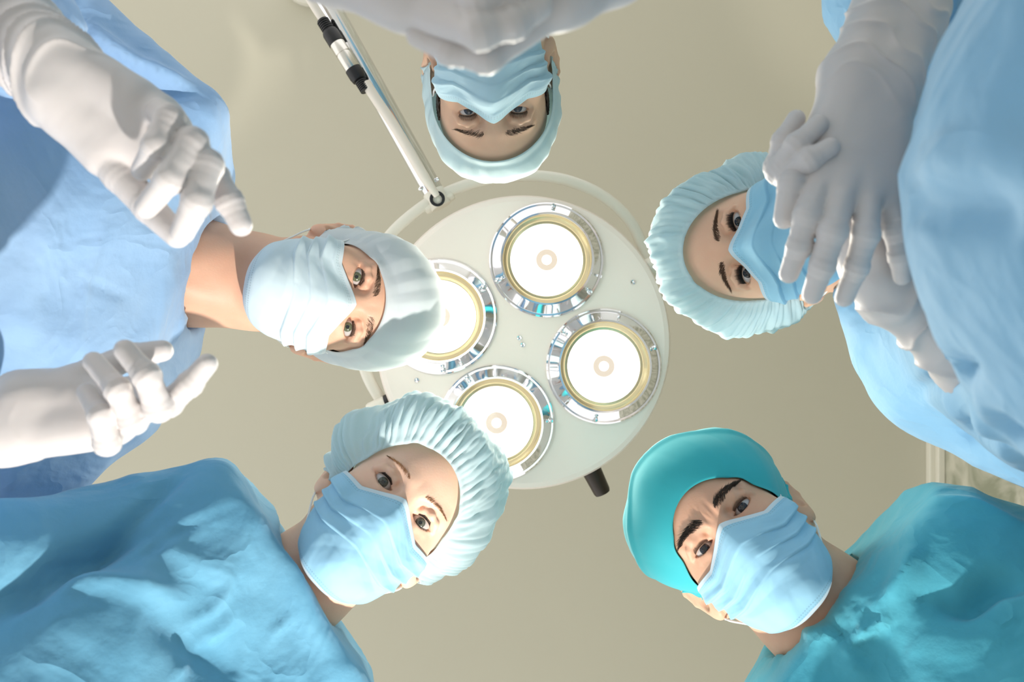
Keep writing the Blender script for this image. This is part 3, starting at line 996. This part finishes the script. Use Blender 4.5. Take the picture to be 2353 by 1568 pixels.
def build_person(spec):
    fr = Frame(spec['eyes'], spec['depth'], spec['up'], spec['pitch'], spec.get('yaw', 0), spec.get('scale', (1, 1, 1)))
    spec['lidshift'] = -.0085 * math.sin(math.radians(spec['pitch']))
    fh = head_sdf(spec['open'], spec.get('fem', 0), spec.get('frown', 0), spec['lidshift'])
    nb = spec['neck_base']
    ln = fr.inn(nb[None])[0]
    top = np.array([0, -.020, -.100])
    nr = spec['neck_r']
    below = ln + (ln - top) / np.linalg.norm(ln - top) * .05
    def fl(p):
        d = fh(p)
        nk = d_chain(p, [top, (top * .45 + ln * .55), ln, below], [nr * .98, nr, nr * 1.12, nr * 1.35], .03)
        # the two cords that run from behind the ears to the breastbone
        fr_pt = ln + np.array([0, 0, nr * 1.0])
        for s in (-1, 1):
            nk = smin(nk, d_rc(p, (s * .052, -.045, -.105), .012, fr_pt + np.array([s * .012, -.01, .0]), .009), .018)
        nk = smin(nk, d_sph(p, top * .45 + ln * .55 + np.array([0, .0, nr * .92]), .008), .02)
        return smin(d, nk, .022)
    sc = float(np.mean(fr.s))
    n1, n2, n3 = fr.out(top * .45 + ln * .55), nb, fr.out(ln + (ln - top) / np.linalg.norm(ln - top) * .02)
    spec['hole'] = ([n1 + (n1 - n2) * .8, n1, n2, n3], [nr * sc + .010, nr * sc + .009, nr * 1.12 * sc + .008, nr * 1.12 * sc + .006])
    g = gown_sdf(spec)
    lo = np.minimum(np.array([-.105, -.14, -.205]), np.minimum(ln, below) - nr * 1.2)
    hi = np.maximum(np.array([.105, .130, .050]), np.maximum(ln, below) + nr * 1.2)
    v, q = surface(fl, lo, hi, .0015)
    v = smooth_mesh(v, q, 1)
    vw = fr.out(v)
    glo, ghi = spec['box']
    # hidden trunk, arms and legs of the same body
    legs = spec['legs']
    def fb(p):
        d = g(p) + .034
        for hip, foot in legs:
            knee = (np.array(hip) + np.array(foot)) / 2
            d = smin(d, d_chain(p, [hip, knee, foot], [.085, .06, .045], .03), .05)
            d = smin(d, d_rc(p, foot, .04, np.array([foot[0] * .72, foot[1] * .72, .045]), .038), .03)
        return d
    bl = np.minimum(glo, np.min([np.minimum(a, b) for a, b in legs], 0) - .2); bh = np.maximum(ghi, np.max([np.maximum(a, b) for a, b in legs], 0) + .2)
    bl[2] = -.01
    bv, bq = surface(fb, bl, bh, .016, B=6)
    bv[:, 2] = np.maximum(bv[:, 2], .001)
    allv = np.concatenate([vw, bv]); allq = np.concatenate([q, bq + len(vw)])
    person = mesh_obj('person', allv, allq, spec['skin'])
    tag(person, spec['label'], 'person')
    build_face(person, fr, fh, spec)
    # gown
    gv, gq = surface(g, glo, ghi, spec.get('gh', .006))
    gv = smooth_mesh(gv, gq, 2)
    gv = apply_folds(gv, gq, spec.get('folds', []), spec['seed'], spec.get('wave', (.004, .16)))
    gown = mesh_obj('surgical_gown', gv, gq, spec['gownmat'], person, label=spec['gown_label'])
    hb = n2; hax = (n1 - n2) / np.linalg.norm(n1 - n2); hr = nr * 1.10 * sc + .0095
    e1 = np.cross(hax, [0, 0, 1.]); e1 /= np.linalg.norm(e1); e2 = np.cross(hax, e1)
    ring = []
    for k in range(72):
        t = 2 * math.pi * k / 72
        st = hb + hr * (math.cos(t) * e1 + math.sin(t) * e2)
        line = st[None] + hax[None] * np.linspace(.16, -.06, 221)[:, None]
        inside = np.nonzero(g(line.astype(np.float32)) < .0)[0]
        ring.append(line[inside[0]] if len(inside) else None)
    ok = [r for r in ring if r is not None]
    if len(ok) > 40:
        ring = np.array(ok)
        for _ in range(3): ring = .5 * ring + .25 * (np.roll(ring, 1, 0) + np.roll(ring, -1, 0))
        rad3 = [.0042 * (1 + .15 * math.sin(k * 1.7)) for k in range(len(ring) + 1)]
        mb = MB(); mb.tube([*ring, ring[0]], rad3, 10)
        mb.build('neckline', spec['gownmat'], gown)
    for h in spec.get('hands', []):
        build_hand(h, person)
    return person

# ------------------------------------------------------------------ hands
def hand_sdf(h):
    s = h.get('r', 1.0)
    wr = h['wrist']; fore = h['fore']
    mcp = h['mcp']
    nrm = h['n']                                         # unit vector out of the back of the hand
    rad = {'index': (.0118, .0102, .0090, .0078), 'middle': (.0120, .0104, .0092, .0080), 'ring': (.0115, .0098, .0087, .0076), 'little': (.0106, .0092, .0083, .0072), 'thumb': (.0150, .0122, .0108, .0088)}
    fing = h['fingers']
    side = (mcp[0] - mcp[3]); side = side / np.linalg.norm(side)
    wri, wrl = wr + side * .017, wr - side * .017
    def f(p):
        d = None
        for i in range(4):
            base = wri + (wrl - wri) * (i / 3.)
            e = d_rc(p, base, .0165 * s, mcp[i], .0128 * s)
            d = e if d is None else smin(d, e, .014)
        d = smin(d, d_rc(p, (mcp[0] * .6 + mcp[1] * .4), .0115 * s, (mcp[2] * .4 + mcp[3] * .6), .0110 * s), .012)
        th = h['thumb']
        d = smin(d, d_rc(p, wri * .7 + th[0] * .3, .016 * s, th[0] * .35 + th[1] * .65, .0155 * s), .016)
        d = smin(d, d_rc(p, wrl * .75 + mcp[3] * .25 - nrm * .004, .0150 * s, mcp[3] * .8 + wrl * .2 - nrm * .004, .0125 * s), .014)
        a, b = wr, fore
        d = smin(d, smin(d_rc(p, wri, .0195 * s, fore + side * .014, .026 * s), d_rc(p, wrl, .0195 * s, fore - side * .014, .026 * s), .02), .02)
        for i, nm in enumerate(('index', 'middle', 'ring', 'little')):
            ch = [mcp[i]] + list(fing[i])
            r = [x * s for x in rad[nm]]
            e = d_chain(p, ch, r, .003)
            for j in (1, 2):                             # knuckles
                e = smin(e, d_sph(p, ch[j] + nrm * .0008, r[j] * 1.06), .003)
            k = .0012 + .010 * np.exp(-(((p - ch[0].astype(np.float32)) ** 2).sum(1)) / .022 ** 2)
            d = smin(d, e, k)
        r = [x * s for x in rad['thumb']]
        e = d_chain(p, th, r, .004)
        k = .0012 + .016 * np.exp(-(((p - th[0].astype(np.float32)) ** 2).sum(1)) / .030 ** 2)
        d = smin(d, e, k)
        return d
    return f

def build_hand(h, person):
    f = hand_sdf(h)
    pts = np.array([h['wrist'], h['fore']] + list(h['mcp']) + [a for c in h['fingers'] for a in c] + list(h['thumb']))
    v, q = surface(f, pts.min(0) - .04, pts.max(0) + .04, .0016)
    v = smooth_mesh(v, q, 2)
    n = vnormals(v, q)
    # creases of the loose latex round the wrist and along the forearm
    ax = h['fore'] - h['wrist']; L = np.linalg.norm(ax); ax /= L
    t = (v - h['wrist']) @ ax
    ph = waves(v, h['seed'], .09, 2)
    env = np.clip((t + .030) / .03, 0, 1) * np.clip((L - t + .01) / .02, 0, 1)
    cre = (1 - np.abs(np.sin(t * h.get('cfreq', 85) + 1.9 * ph + .8 * np.sin(v[:, 0] * 60)))) ** 2
    disp = env * (h.get('crease', .0030) * cre + .0012 * ph)
    # small folds across each finger joint and over the palm
    disp += .00022 * waves(v, h['seed'] + 3, .03, 2)
    for c in [*h['fingers'], h['thumb'][1:]]:
        for j in range(len(c) - 1):
            d = np.linalg.norm(v - c[j], axis=1)
            b = c[j + 1] - c[j]; b = b / np.linalg.norm(b)
            w = np.exp(-(d / .011) ** 2)
            disp += .00045 * w * np.sin(((v - c[j]) @ b) * 1150 + ph * 2)
    # rolled cuff
    if h.get('cuff', True):
        disp += .0028 * np.exp(-((t - L * h.get('cuff_t', .96)) / .0035) ** 2)
    v = v + n * disp[:, None]
    mesh_obj('glove', v, q, h.get('mat', M['glove']), person, label=h['label'])

def hand(origin, zoom, wrist, fore, mcp, fingers, thumb, n, **kw):
    """joint positions read in a crop of the photograph (crop origin and zoom) with a depth each"""
    def c(a): return P(origin[0] + a[0] / zoom, origin[1] + a[1] / zoom, a[2])
    nn = np.array(n, float)
    return dict(wrist=c(wrist), fore=c(fore), mcp=[c(a) for a in mcp], fingers=[[c(a) for a in f] for f in fingers], thumb=[c(a) for a in thumb], n=nn / np.linalg.norm(nn), **kw)

# ------------------------------------------------------------------ the five people
G = {}
G['A'] = cloth_mat('periwinkle_gown_cloth', (.40, .60, .86), (.31, .52, .82), crumple=(9, .5, .03))
G['C'] = cloth_mat('sky_gown_cloth', (.32, .58, .80), (.24, .52, .77), crumple=(9, .5, .03))
G['D'] = cloth_mat('azure_gown_cloth', (.20, .48, .67), (.13, .41, .62), crumple=(9, .5, .03))
G['E'] = cloth_mat('turquoise_gown_cloth', (.12, .52, .64), (.075, .46, .61), crumple=(9, .5, .03))
G['B'] = cloth_mat('pale_gown_cloth', (.28, .56, .74), (.22, .5, .72))
MK = {'A': mask_mat('pale_mask_cloth', (.76, .86, .90), (.84, .89, .92)),
      'B': mask_mat('light_blue_mask_cloth', (.56, .76, .84), (.54, .76, .84)),
      'C': mask_mat('blue_mask_cloth', (.36, .68, .86), (.68, .83, .91)),
      'D': mask_mat('blue_mask_cloth', (.40, .70, .88), (.78, .88, .93)),
      'E': mask_mat('blue_mask_cloth', (.40, .71, .88), (.82, .90, .94))}
CAPM = {'A': cloth_mat('white_cap_cloth', (.84, .88, .89), (.78, .84, .87), .42, (50, .2, .003), 20),
        'B': cloth_mat('pale_cap_cloth', (.66, .80, .82), (.60, .76, .80), .35, (50, .2, .003), 20),
        'C': cloth_mat('bouffant_cloth', (.72, .85, .88), (.62, .80, .86), .45, (60, .3, .003), 25),
        'D': cloth_mat('bouffant_cloth', (.76, .87, .90), (.66, .82, .88), .45, (60, .3, .003), 25),
        'E': cloth_mat('teal_cap_cloth', (.045, .50, .55), (.04, .46, .52), .12, (30, .12, .003), 14)}
BR = {'A': new_mat('brown_brow', (.085, .045, .022), .6), 'B': new_mat('dark_brow', (.05, .03, .018), .6), 'C': new_mat('brown_brow_dark', (.13, .07, .042), .6),
      'D': new_mat('fair_brow', (.26, .13, .06), .6), 'E': new_mat('black_brow', (.028, .018, .012), .6)}
SK = {'A': skin_mat('skin_fair', (.76, .44, .30), (.70, .37, .25)), 'B': skin_mat('skin_olive', (.66, .42, .29), (.61, .35, .235)),
      'C': skin_mat('skin_warm', (.80, .49, .33), (.76, .42, .28)), 'D': skin_mat('skin_light', (.86, .55, .40), (.82, .48, .34)),
      'E': skin_mat('skin_tan', (.74, .43, .29), (.66, .34, .22))}

def lin(*pts): return [np.array(p) for p in pts]

def spec_A():
    nb = P(440, 625, 1.085)
    shr, shl = P(385, 310, 1.00), P(255, 880, 1.00)
    lane = (shl - shr) / np.linalg.norm(shl - shr)
    mid = (shr + shl) / 2
    t = [(mid * .5 + nb * .5 + np.array([-.03, 0, .02]), .085, .09), (P(235, 610, 1.00), .105, .085), (P(20, 640, .90), .125, .08), (np.array([-.80, -.06, 1.10]), .14, .06), (np.array([-.86, -.06, .45]), .17, .05)]
    hr = hand((0, 0), 2.529, (330, 440, .613), (110, 215, .655),
              [(985, 985, .610), (1035, 880, .612), (1000, 765, .612), (915, 655, .612)],
              [[(1240, 1030, .590), (1335, 1175, .580), (1400, 1310, .580)], [(1200, 960, .563), (1145, 1170, .553), (1060, 1350, .568)], [(1115, 830, .560), (985, 1040, .548), (850, 1205, .565)], [(985, 690, .562), (905, 850, .552), (825, 990, .570)]],
              [(430, 700, .615), (700, 1020, .612), (870, 1210, .607), (1030, 1370, .598)], (0, 0, 1), seed=3, label='white latex glove with fingers curled, arm reaching in from the top left', cfreq=130, crease=.0042, r=1.03, cuff_t=.9)
    hl = hand((0, 740), 4.127, (130, 930, .655), (-420, 1010, .70),
              [(1260, 690, .655), (1240, 800, .655), (1170, 910, .655), (1060, 1010, .652)],
              [[(1600, 770, .625), (1800, 590, .615), (1965, 400, .612)], [(1500, 810, .610), (1390, 510, .595), (1185, 270, .600)], [(1265, 935, .612), (1110, 640, .598), (890, 380, .612)], [(1015, 1150, .615), (950, 880, .602), (820, 670, .618)]],
              [(430, 770, .66), (880, 480, .668), (1230, 330, .672), (1540, 275, .675)], (0, 0, 1), seed=5, label='white latex glove with forefinger stretched out, at the left edge', cfreq=80, crease=.002, r=1.0, cuff=False)
    return dict(key='A', seed=11, eyes=(812, 696), depth=1.05, up=(.986, .167), pitch=10, yaw=4, scale=(1.03, 1.03, 1.0), open=1.0, iris=(.16, .17, .10), lash=.0055, lashr=.00026,
        brow=dict(x0=.012, x1=.047, y0=.0205, arch=.0035, w=.0046, n=280, len=.0062, r=.00013, mat=BR['A']),
        mask=MK['A'], mask_label='pale mask in strong light', cap='tie', drop=.40, side=.38, capmat=CAPM['A'], cap_label='plain white cap', skin=SK['A'], neck_r=.057, neck_base=nb, hair=True,
        label='person in white cap and pale mask, both gloved hands raised, leaning in from the left',
        sh_r=shr, sh_l=shl, sr=.072, torso=t, lane=lane, arms=[[(shr, .072), (P(60, 30, .92), .070), (P(-160, -120, .80), .062), (P(20, 60, .700), .052), (P(55, 95, .665), .040)], [(shl, .072), (P(60, 1020, .92), .072), (P(-330, 1030, .80), .062), (P(-110, 975, .71), .048)]],
        collar=(P(462, 620, 1.05), np.array([.95, .22, .10]) / np.linalg.norm([.95, .22, .10])),
        box=(np.array([-1.10, -.62, .25]), np.array([-.30, .55, 1.75])), legs=[(np.array([-.86, -.16, .9]), np.array([-.86, -.16, .06])), (np.array([-.86, .06, .9]), np.array([-.86, .06, .06]))],
        gownmat=G['A'], gown_label='pale periwinkle gown', hands=[hr, hl], wave=(.0055, .15),
        folds=[([(180, 60), (290, 140), (460, 215)], .012, .010, .5), ([(200, 130), (330, 200), (463, 212)], .010, -.010), ([(120, 500), (60, 640), (20, 800)], .02, .008), ([(250, 500), (200, 640), (170, 800)], .005, .0035, .5),
               ([(455, 560), (430, 700), (390, 820)], .006, .004), ([(180, 640), (300, 690)], .004, -.002)])

def spec_B():
    nb = P(1140, -90, 1.06)
    shr, shl = P(1500, -230, .98), P(790, -230, .98)
    lane = (shl - shr) / np.linalg.norm(shl - shr)
    t = [(P(1140, -230, 1.0), .085, .08), (P(1140, -420, .95), .11, .09), (np.array([-.02, -.80, 1.15]), .13, .07), (np.array([-.02, -.84, .45]), .16, .06)]
    o, zf = (820, 0), 3.733
    hl = hand(o, zf, (-260, -560, .470), (-900, -930, .50),
              [(420, -300, .455), (470, -190, .450), (470, -70, .448), (430, 60, .448)],
              [[(800, -330, .435), (1050, -330, .430), (1250, -380, .432)], [(1000, -230, .426), (1300, -240, .424), (1560, -370, .426)], [(1060, -30, .418), (1350, -110, .419), (1580, -260, .423)], [(1060, 275, .417), (1340, 200, .419), (1570, 60, .423)]],
              [(-60, -600, .47), (300, -640, .46), (560, -640, .455), (760, -600, .452)], (0, .5, -1), seed=21, label='pale latex gloved hand clasped in the other at the top edge', r=.95, cuff=False)
    hr = hand(o, zf, (2300, -560, .475), (2700, -900, .52),
              [(1850, -420, .455), (1830, -240, .454), (1810, -90, .452), (1740, 40, .448)],
              [[(1560, -420, .445), (1250, -420, .450), (1050, -400, .455)], [(1450, -170, .445), (1150, -230, .445), (900, -260, .45)], [(1240, 120, .441), (960, 60, .444), (700, -30, .447)], [(1110, 485, .441), (800, 425, .444), (530, 300, .446)]],
              [(2000, -560, .465), (1750, -620, .455), (1500, -640, .45), (1300, -640, .448)], (0, .5, -1), seed=22, label='pale latex gloved hand folded round the other at the top edge', r=.95, cuff=False)
    return dict(key='B', seed=23, eyes=(1133.5, 259), depth=1.06, up=(.053, .9986), pitch=26, yaw=0, scale=(1.0, 1.0, 1.0), open=.9, iris=(.06, .06, .075), lash=.0055, lashr=.00026,
        brow=dict(x0=.013, x1=.049, y0=.0205, arch=.0025, w=.0048, n=300, len=.0062, r=.00013, mat=BR['B']),
        mask=MK['B'], mask_label='light blue mask', cap='tie', drop=.14, beh=.2, side=.02, capmat=CAPM['B'], cap_label='pale blue green cap', skin=SK['B'], neck_r=.058, neck_base=nb, hair=True, lift=.004,
        label='person upside down at the top in a pale cap and mask with gloved hands clasped',
        sh_r=shr, sh_l=shl, sr=.068, torso=t, lane=lane, arms=[[(shr, .070), (P(1700, -520, .72), .062), (P(1560, -270, .54), .045)], [(shl, .070), (P(520, -560, .72), .062), (P(560, -330, .54), .045)]],
        collar=(P(1140, -60, 1.04), np.array([0, 1, .2]) / 1.02),
        box=(np.array([-.50, -1.10, .25]), np.array([.50, -.40, 1.75])), legs=[(np.array([.08, -.84, .9]), np.array([.08, -.84, .06])), (np.array([-.12, -.84, .9]), np.array([-.12, -.84, .06]))],
        gownmat=G['B'], gown_label='pale blue gown', hands=[hl, hr], gh=.009)

def spec_C():
    nb = np.array([.430, -.115, CAMZ + .985])
    shr, shl = np.array([.485, .050, CAMZ + .93]), np.array([.470, -.29, CAMZ + .93])
    lane = np.array([0, 1.0, 0]) * -1
    t = [(np.array([.475, -.10, CAMZ + .92]), .07, .09), (np.array([.49, -.10, CAMZ + .75]), .10, .09), (np.array([.47, -.095, CAMZ + .60]), .13, .06), (np.array([.44, -.095, CAMZ + .47]), .15, .04), (np.array([.44, -.095, .35]), .17, .04)]
    o, zf = (1740, 220), 2.307
    hl = hand(o, zf, (600, -80, .665), (770, -480, .69),
              [(345, 420, .645), (460, 455, .640), (585, 490, .640), (690, 525, .645)],
              [[(265, 640, .628), (220, 800, .632), (168, 945, .642)], [(400, 720, .618), (345, 900, .624), (292, 1055, .636)], [(575, 735, .618), (525, 910, .624), (462, 1070, .636)], [(735, 720, .632), (755, 850, .634), (768, 960, .642)]],
              [(420, 130, .675), (270, 340, .655), (185, 470, .645), (145, 650, .645)], (0, 0, -1), seed=31, label='pale latex glove lying on top with fingers pointing down, right side', cfreq=110, crease=.0022, r=.98, cuff=False)
    hr = hand(o, zf, (690, 1010, .685), (1300, 1560, .715),
              [(330, 590, .680), (420, 680, .690), (500, 760, .695), (580, 850, .690)],
              [[(165, 420, .655), (280, 340, .635), (385, 275, .632)], [(120, 400, .662), (215, 260, .645), (325, 155, .642)], [(105, 380, .672), (140, 240, .662), (205, 125, .660)], [(180, 560, .69), (170, 460, .69), (200, 380, .685)]],
              [(620, 800, .665), (640, 660, .675), (600, 560, .675), (560, 480, .675)], (-.5, .2, 1), seed=32, label='pale latex glove held under the other hand, right side', cfreq=70, crease=.0045, r=1.0, cuff=False)
    return dict(key='C', seed=35, eyes=(1701, 570), depth=.98, up=(-.984, .18), pitch=22, yaw=0, scale=(.98, .98, .98), open=1.05, fem=1, iris=(.010, .007, .006), lash=.0075, lashr=.00038,
        brow=dict(x0=.012, x1=.047, y0=.0190, arch=.0045, w=.0034, n=420, len=.0065, r=.00017, mat=BR['C']),
        mask=MK['C'], mask_label='blue mask', cap='bouffant', drop=.06, side=.40, capmat=CAPM['C'], cap_label='pale gathered cap', skin=SK['C'], neck_r=.050, neck_base=nb, cap_nu=560, lift=.006,
        label='person at the right in a gathered cap and blue mask with gloved hands crossed',
        sh_r=shr, sh_l=shl, sr=.062, torso=t, lane=lane, arms=[[(shr, .064), (np.array([.63, .135, CAMZ + .80]), .066), (np.array([.63, .125, CAMZ + .755]), .064), (P(2330, 915, .71), .048)], [(shl, .064), (P(2058, -30, .81), .062), (P(2075, -100, .77), .052)]],
        collar=(nb + np.array([-.06, 0, .02]), np.array([-.75, 0, .66])),
        bulge=[(np.array([.395, -.088, CAMZ + .435]), (.165, .19, .17))],
        box=(np.array([.15, -.60, .25]), np.array([.80, .40, 1.62])), legs=[(np.array([.48, -.19, .8]), np.array([.50, -.19, .06])), (np.array([.48, .0, .8]), np.array([.50, .0, .06]))],
        gownmat=G['C'], gown_label='sky blue gown', hands=[hl, hr], wave=(.006, .17),
        folds=[([(2085, 465), (2200, 470), (2340, 480)], .014, -.012), ([(2100, 440), (2220, 420), (2345, 400)], .02, .006), ([(2110, 900), (2170, 870), (2220, 850)], .008, -.010), ([(2190, 1010), (2260, 990), (2345, 1000)], .012, -.012), ([(2250, 930), (2330, 1050)], .014, .008)])

def spec_D():
    nb = P(690, 1345, .985)
    shr, shl = P(500, 1200, .93), P(745, 1660, .93)
    lane = (shl - shr) / np.linalg.norm(shl - shr)
    t = [((shr + shl) / 2 * .6 + nb * .4 + np.array([-.02, .02, .02]), .075, .08), (P(470, 1520, .92), .095, .085), (P(230, 1720, .82), .115, .07), (np.array([-.52, .66, 1.10]), .125, .05), (np.array([-.56, .70, .45]), .16, .05)]
    return dict(key='D', seed=41, eyes=(926, 1153), depth=.945, up=(.7255, -.688), pitch=9, yaw=2, scale=(1.0, 1.0, 1.0), open=1.1, fem=1, iris=(.13, .13, .105), lash=.0065, lashr=.00030,
        brow=dict(x0=.013, x1=.048, y0=.0195, arch=.0050, w=.0026, n=200, len=.0055, r=.00014, mat=BR['D']),
        mask=MK['D'], mask_label='blue mask with a white edge', cap='bouffant', drop=.09, side=.46, capmat=CAPM['D'], cap_label='white gathered cap', skin=SK['D'], neck_r=.050, neck_base=nb, cap_nu=560,
        label='person at the lower left in a white gathered cap and blue gown',
        sh_r=shr, sh_l=shl, sr=.062, torso=t, lane=lane, arms=[[(shr, .064), (P(330, 1240, .90), .064), (P(20, 1312, .805), .064), (P(-260, 1450, .74), .058), (P(-420, 1650, .70), .045)], [(shl, .064), (P(520, 2020, .80), .058), (P(300, 2200, .72), .045)]],
        collar=(P(715, 1345, .96), np.array([.78, -.50, .25]) / np.linalg.norm([.78, -.50, .25])),
        box=(np.array([-.85, .12, .25]), np.array([-.10, .95, 1.62])), legs=[(np.array([-.62, .64, .8]), np.array([-.62, .64, .06])), (np.array([-.48, .78, .8]), np.array([-.48, .78, .06]))],
        gownmat=G['D'], gown_label='azure blue gown', wave=(.0055, .13),
        folds=[([(0, 1412), (120, 1342), (240, 1270), (360, 1215)], .016, -.018, .5), ([(235, 1290), (310, 1190), (420, 1085)], .009, -.010), ([(300, 1290), (420, 1225), (520, 1175)], .010, -.010, .6), ([(360, 1260), (450, 1210), (515, 1178)], .014, .010, .5),
               ([(330, 1395), (440, 1480), (560, 1575)], .016, -.005), ([(435, 1438), (500, 1395), (537, 1328)], .006, .0034, .6), ([(462, 1486), (510, 1450), (532, 1412)], .006, .0034, .6), ([(393, 1562), (437, 1515)], .006, .0034), ([(640, 1240), (610, 1160)], .01, .004),
               ([(640, 1250), (700, 1400), (760, 1520)], .012, .006), ([(340, 1225), (450, 1290), (560, 1330)], .014, .006), ([(90, 1350), (240, 1345), (420, 1370)], .016, .010, .6), ([(615, 1465), (680, 1410)], .004, .003)])

def spec_E():
    nb = P(1895, 1415, 1.0)
    shl, shr = P(2160, 1265, .94), P(1850, 1690, .94)
    lane = (shl - shr) / np.linalg.norm(shl - shr)
    t = [((shr + shl) / 2 * .6 + nb * .4 + np.array([.02, .02, .02]), .08, .09), (P(2120, 1580, .93), .105, .09), (P(2330, 1800, .83), .125, .07), (np.array([.62, .68, 1.10]), .135, .05), (np.array([.66, .74, .45]), .165, .05)]
    return dict(key='E', seed=53, eyes=(1660, 1212), depth=.955, up=(-.742, -.672), pitch=11, yaw=0, scale=(1.03, 1.0, 1.0), open=.85, frown=1, iris=(.035, .03, .035), lash=.0045, lashr=.00026,
        brow=dict(x0=.010, x1=.048, y0=.0170, arch=.0050, w=.0060, n=420, len=.0095, r=.0002, mat=BR['E'], slope=.001),
        mask=MK['E'], mask_label='blue mask with a white edge', cap='scrub', drop=.13, side=.62, capmat=CAPM['E'], cap_label='bright teal cap', skin=SK['E'], neck_r=.060, neck_base=nb, hair=True,
        label='person at the lower right in a bright teal cap and turquoise gown',
        sh_r=shr, sh_l=shl, sr=.070, torso=t, lane=lane, arms=[[(shl, .070), (P(2350, 1318, .90), .064), (P(2620, 1520, .80), .06), (P(2700, 1750, .70), .045)], [(shr, .070), (P(1950, 2000, .80), .06), (P(2150, 2200, .72), .045)]],
        collar=(P(1880, 1400, .97), np.array([-.74, -.62, .22]) / np.linalg.norm([-.74, -.62, .22])),
        box=(np.array([.15, .10, .25]), np.array([.95, 1.00, 1.62])), legs=[(np.array([.58, .82, .8]), np.array([.58, .82, .06])), (np.array([.74, .68, .8]), np.array([.74, .68, .06]))],
        gownmat=G['E'], gown_label='turquoise gown', wave=(.006, .14),
        folds=[([(2135, 1385), (2210, 1395), (2285, 1350), (2353, 1350)], .016, -.018, .6), ([(2010, 1420), (2070, 1330), (2100, 1250)], .012, .007), ([(1955, 1480), (2010, 1445), (2060, 1420)], .006, .007, .5), ([(1840, 1400), (1910, 1440), (1950, 1478)], .008, -.006, .5),
               ([(1945, 1480), (1960, 1530), (2010, 1568)], .012, .007), ([(2050, 1380), (2090, 1330), (2110, 1260)], .010, .007), ([(2140, 1140), (2240, 1165), (2345, 1200)], .010, .006), ([(1960, 1400), (1985, 1440), (1990, 1470)], .007, .004), ([(1770, 1540), (1830, 1470), (1900, 1460)], .008, .004)])

for make_spec in (spec_A, spec_B, spec_C, spec_D, spec_E):
    build_person(make_spec())
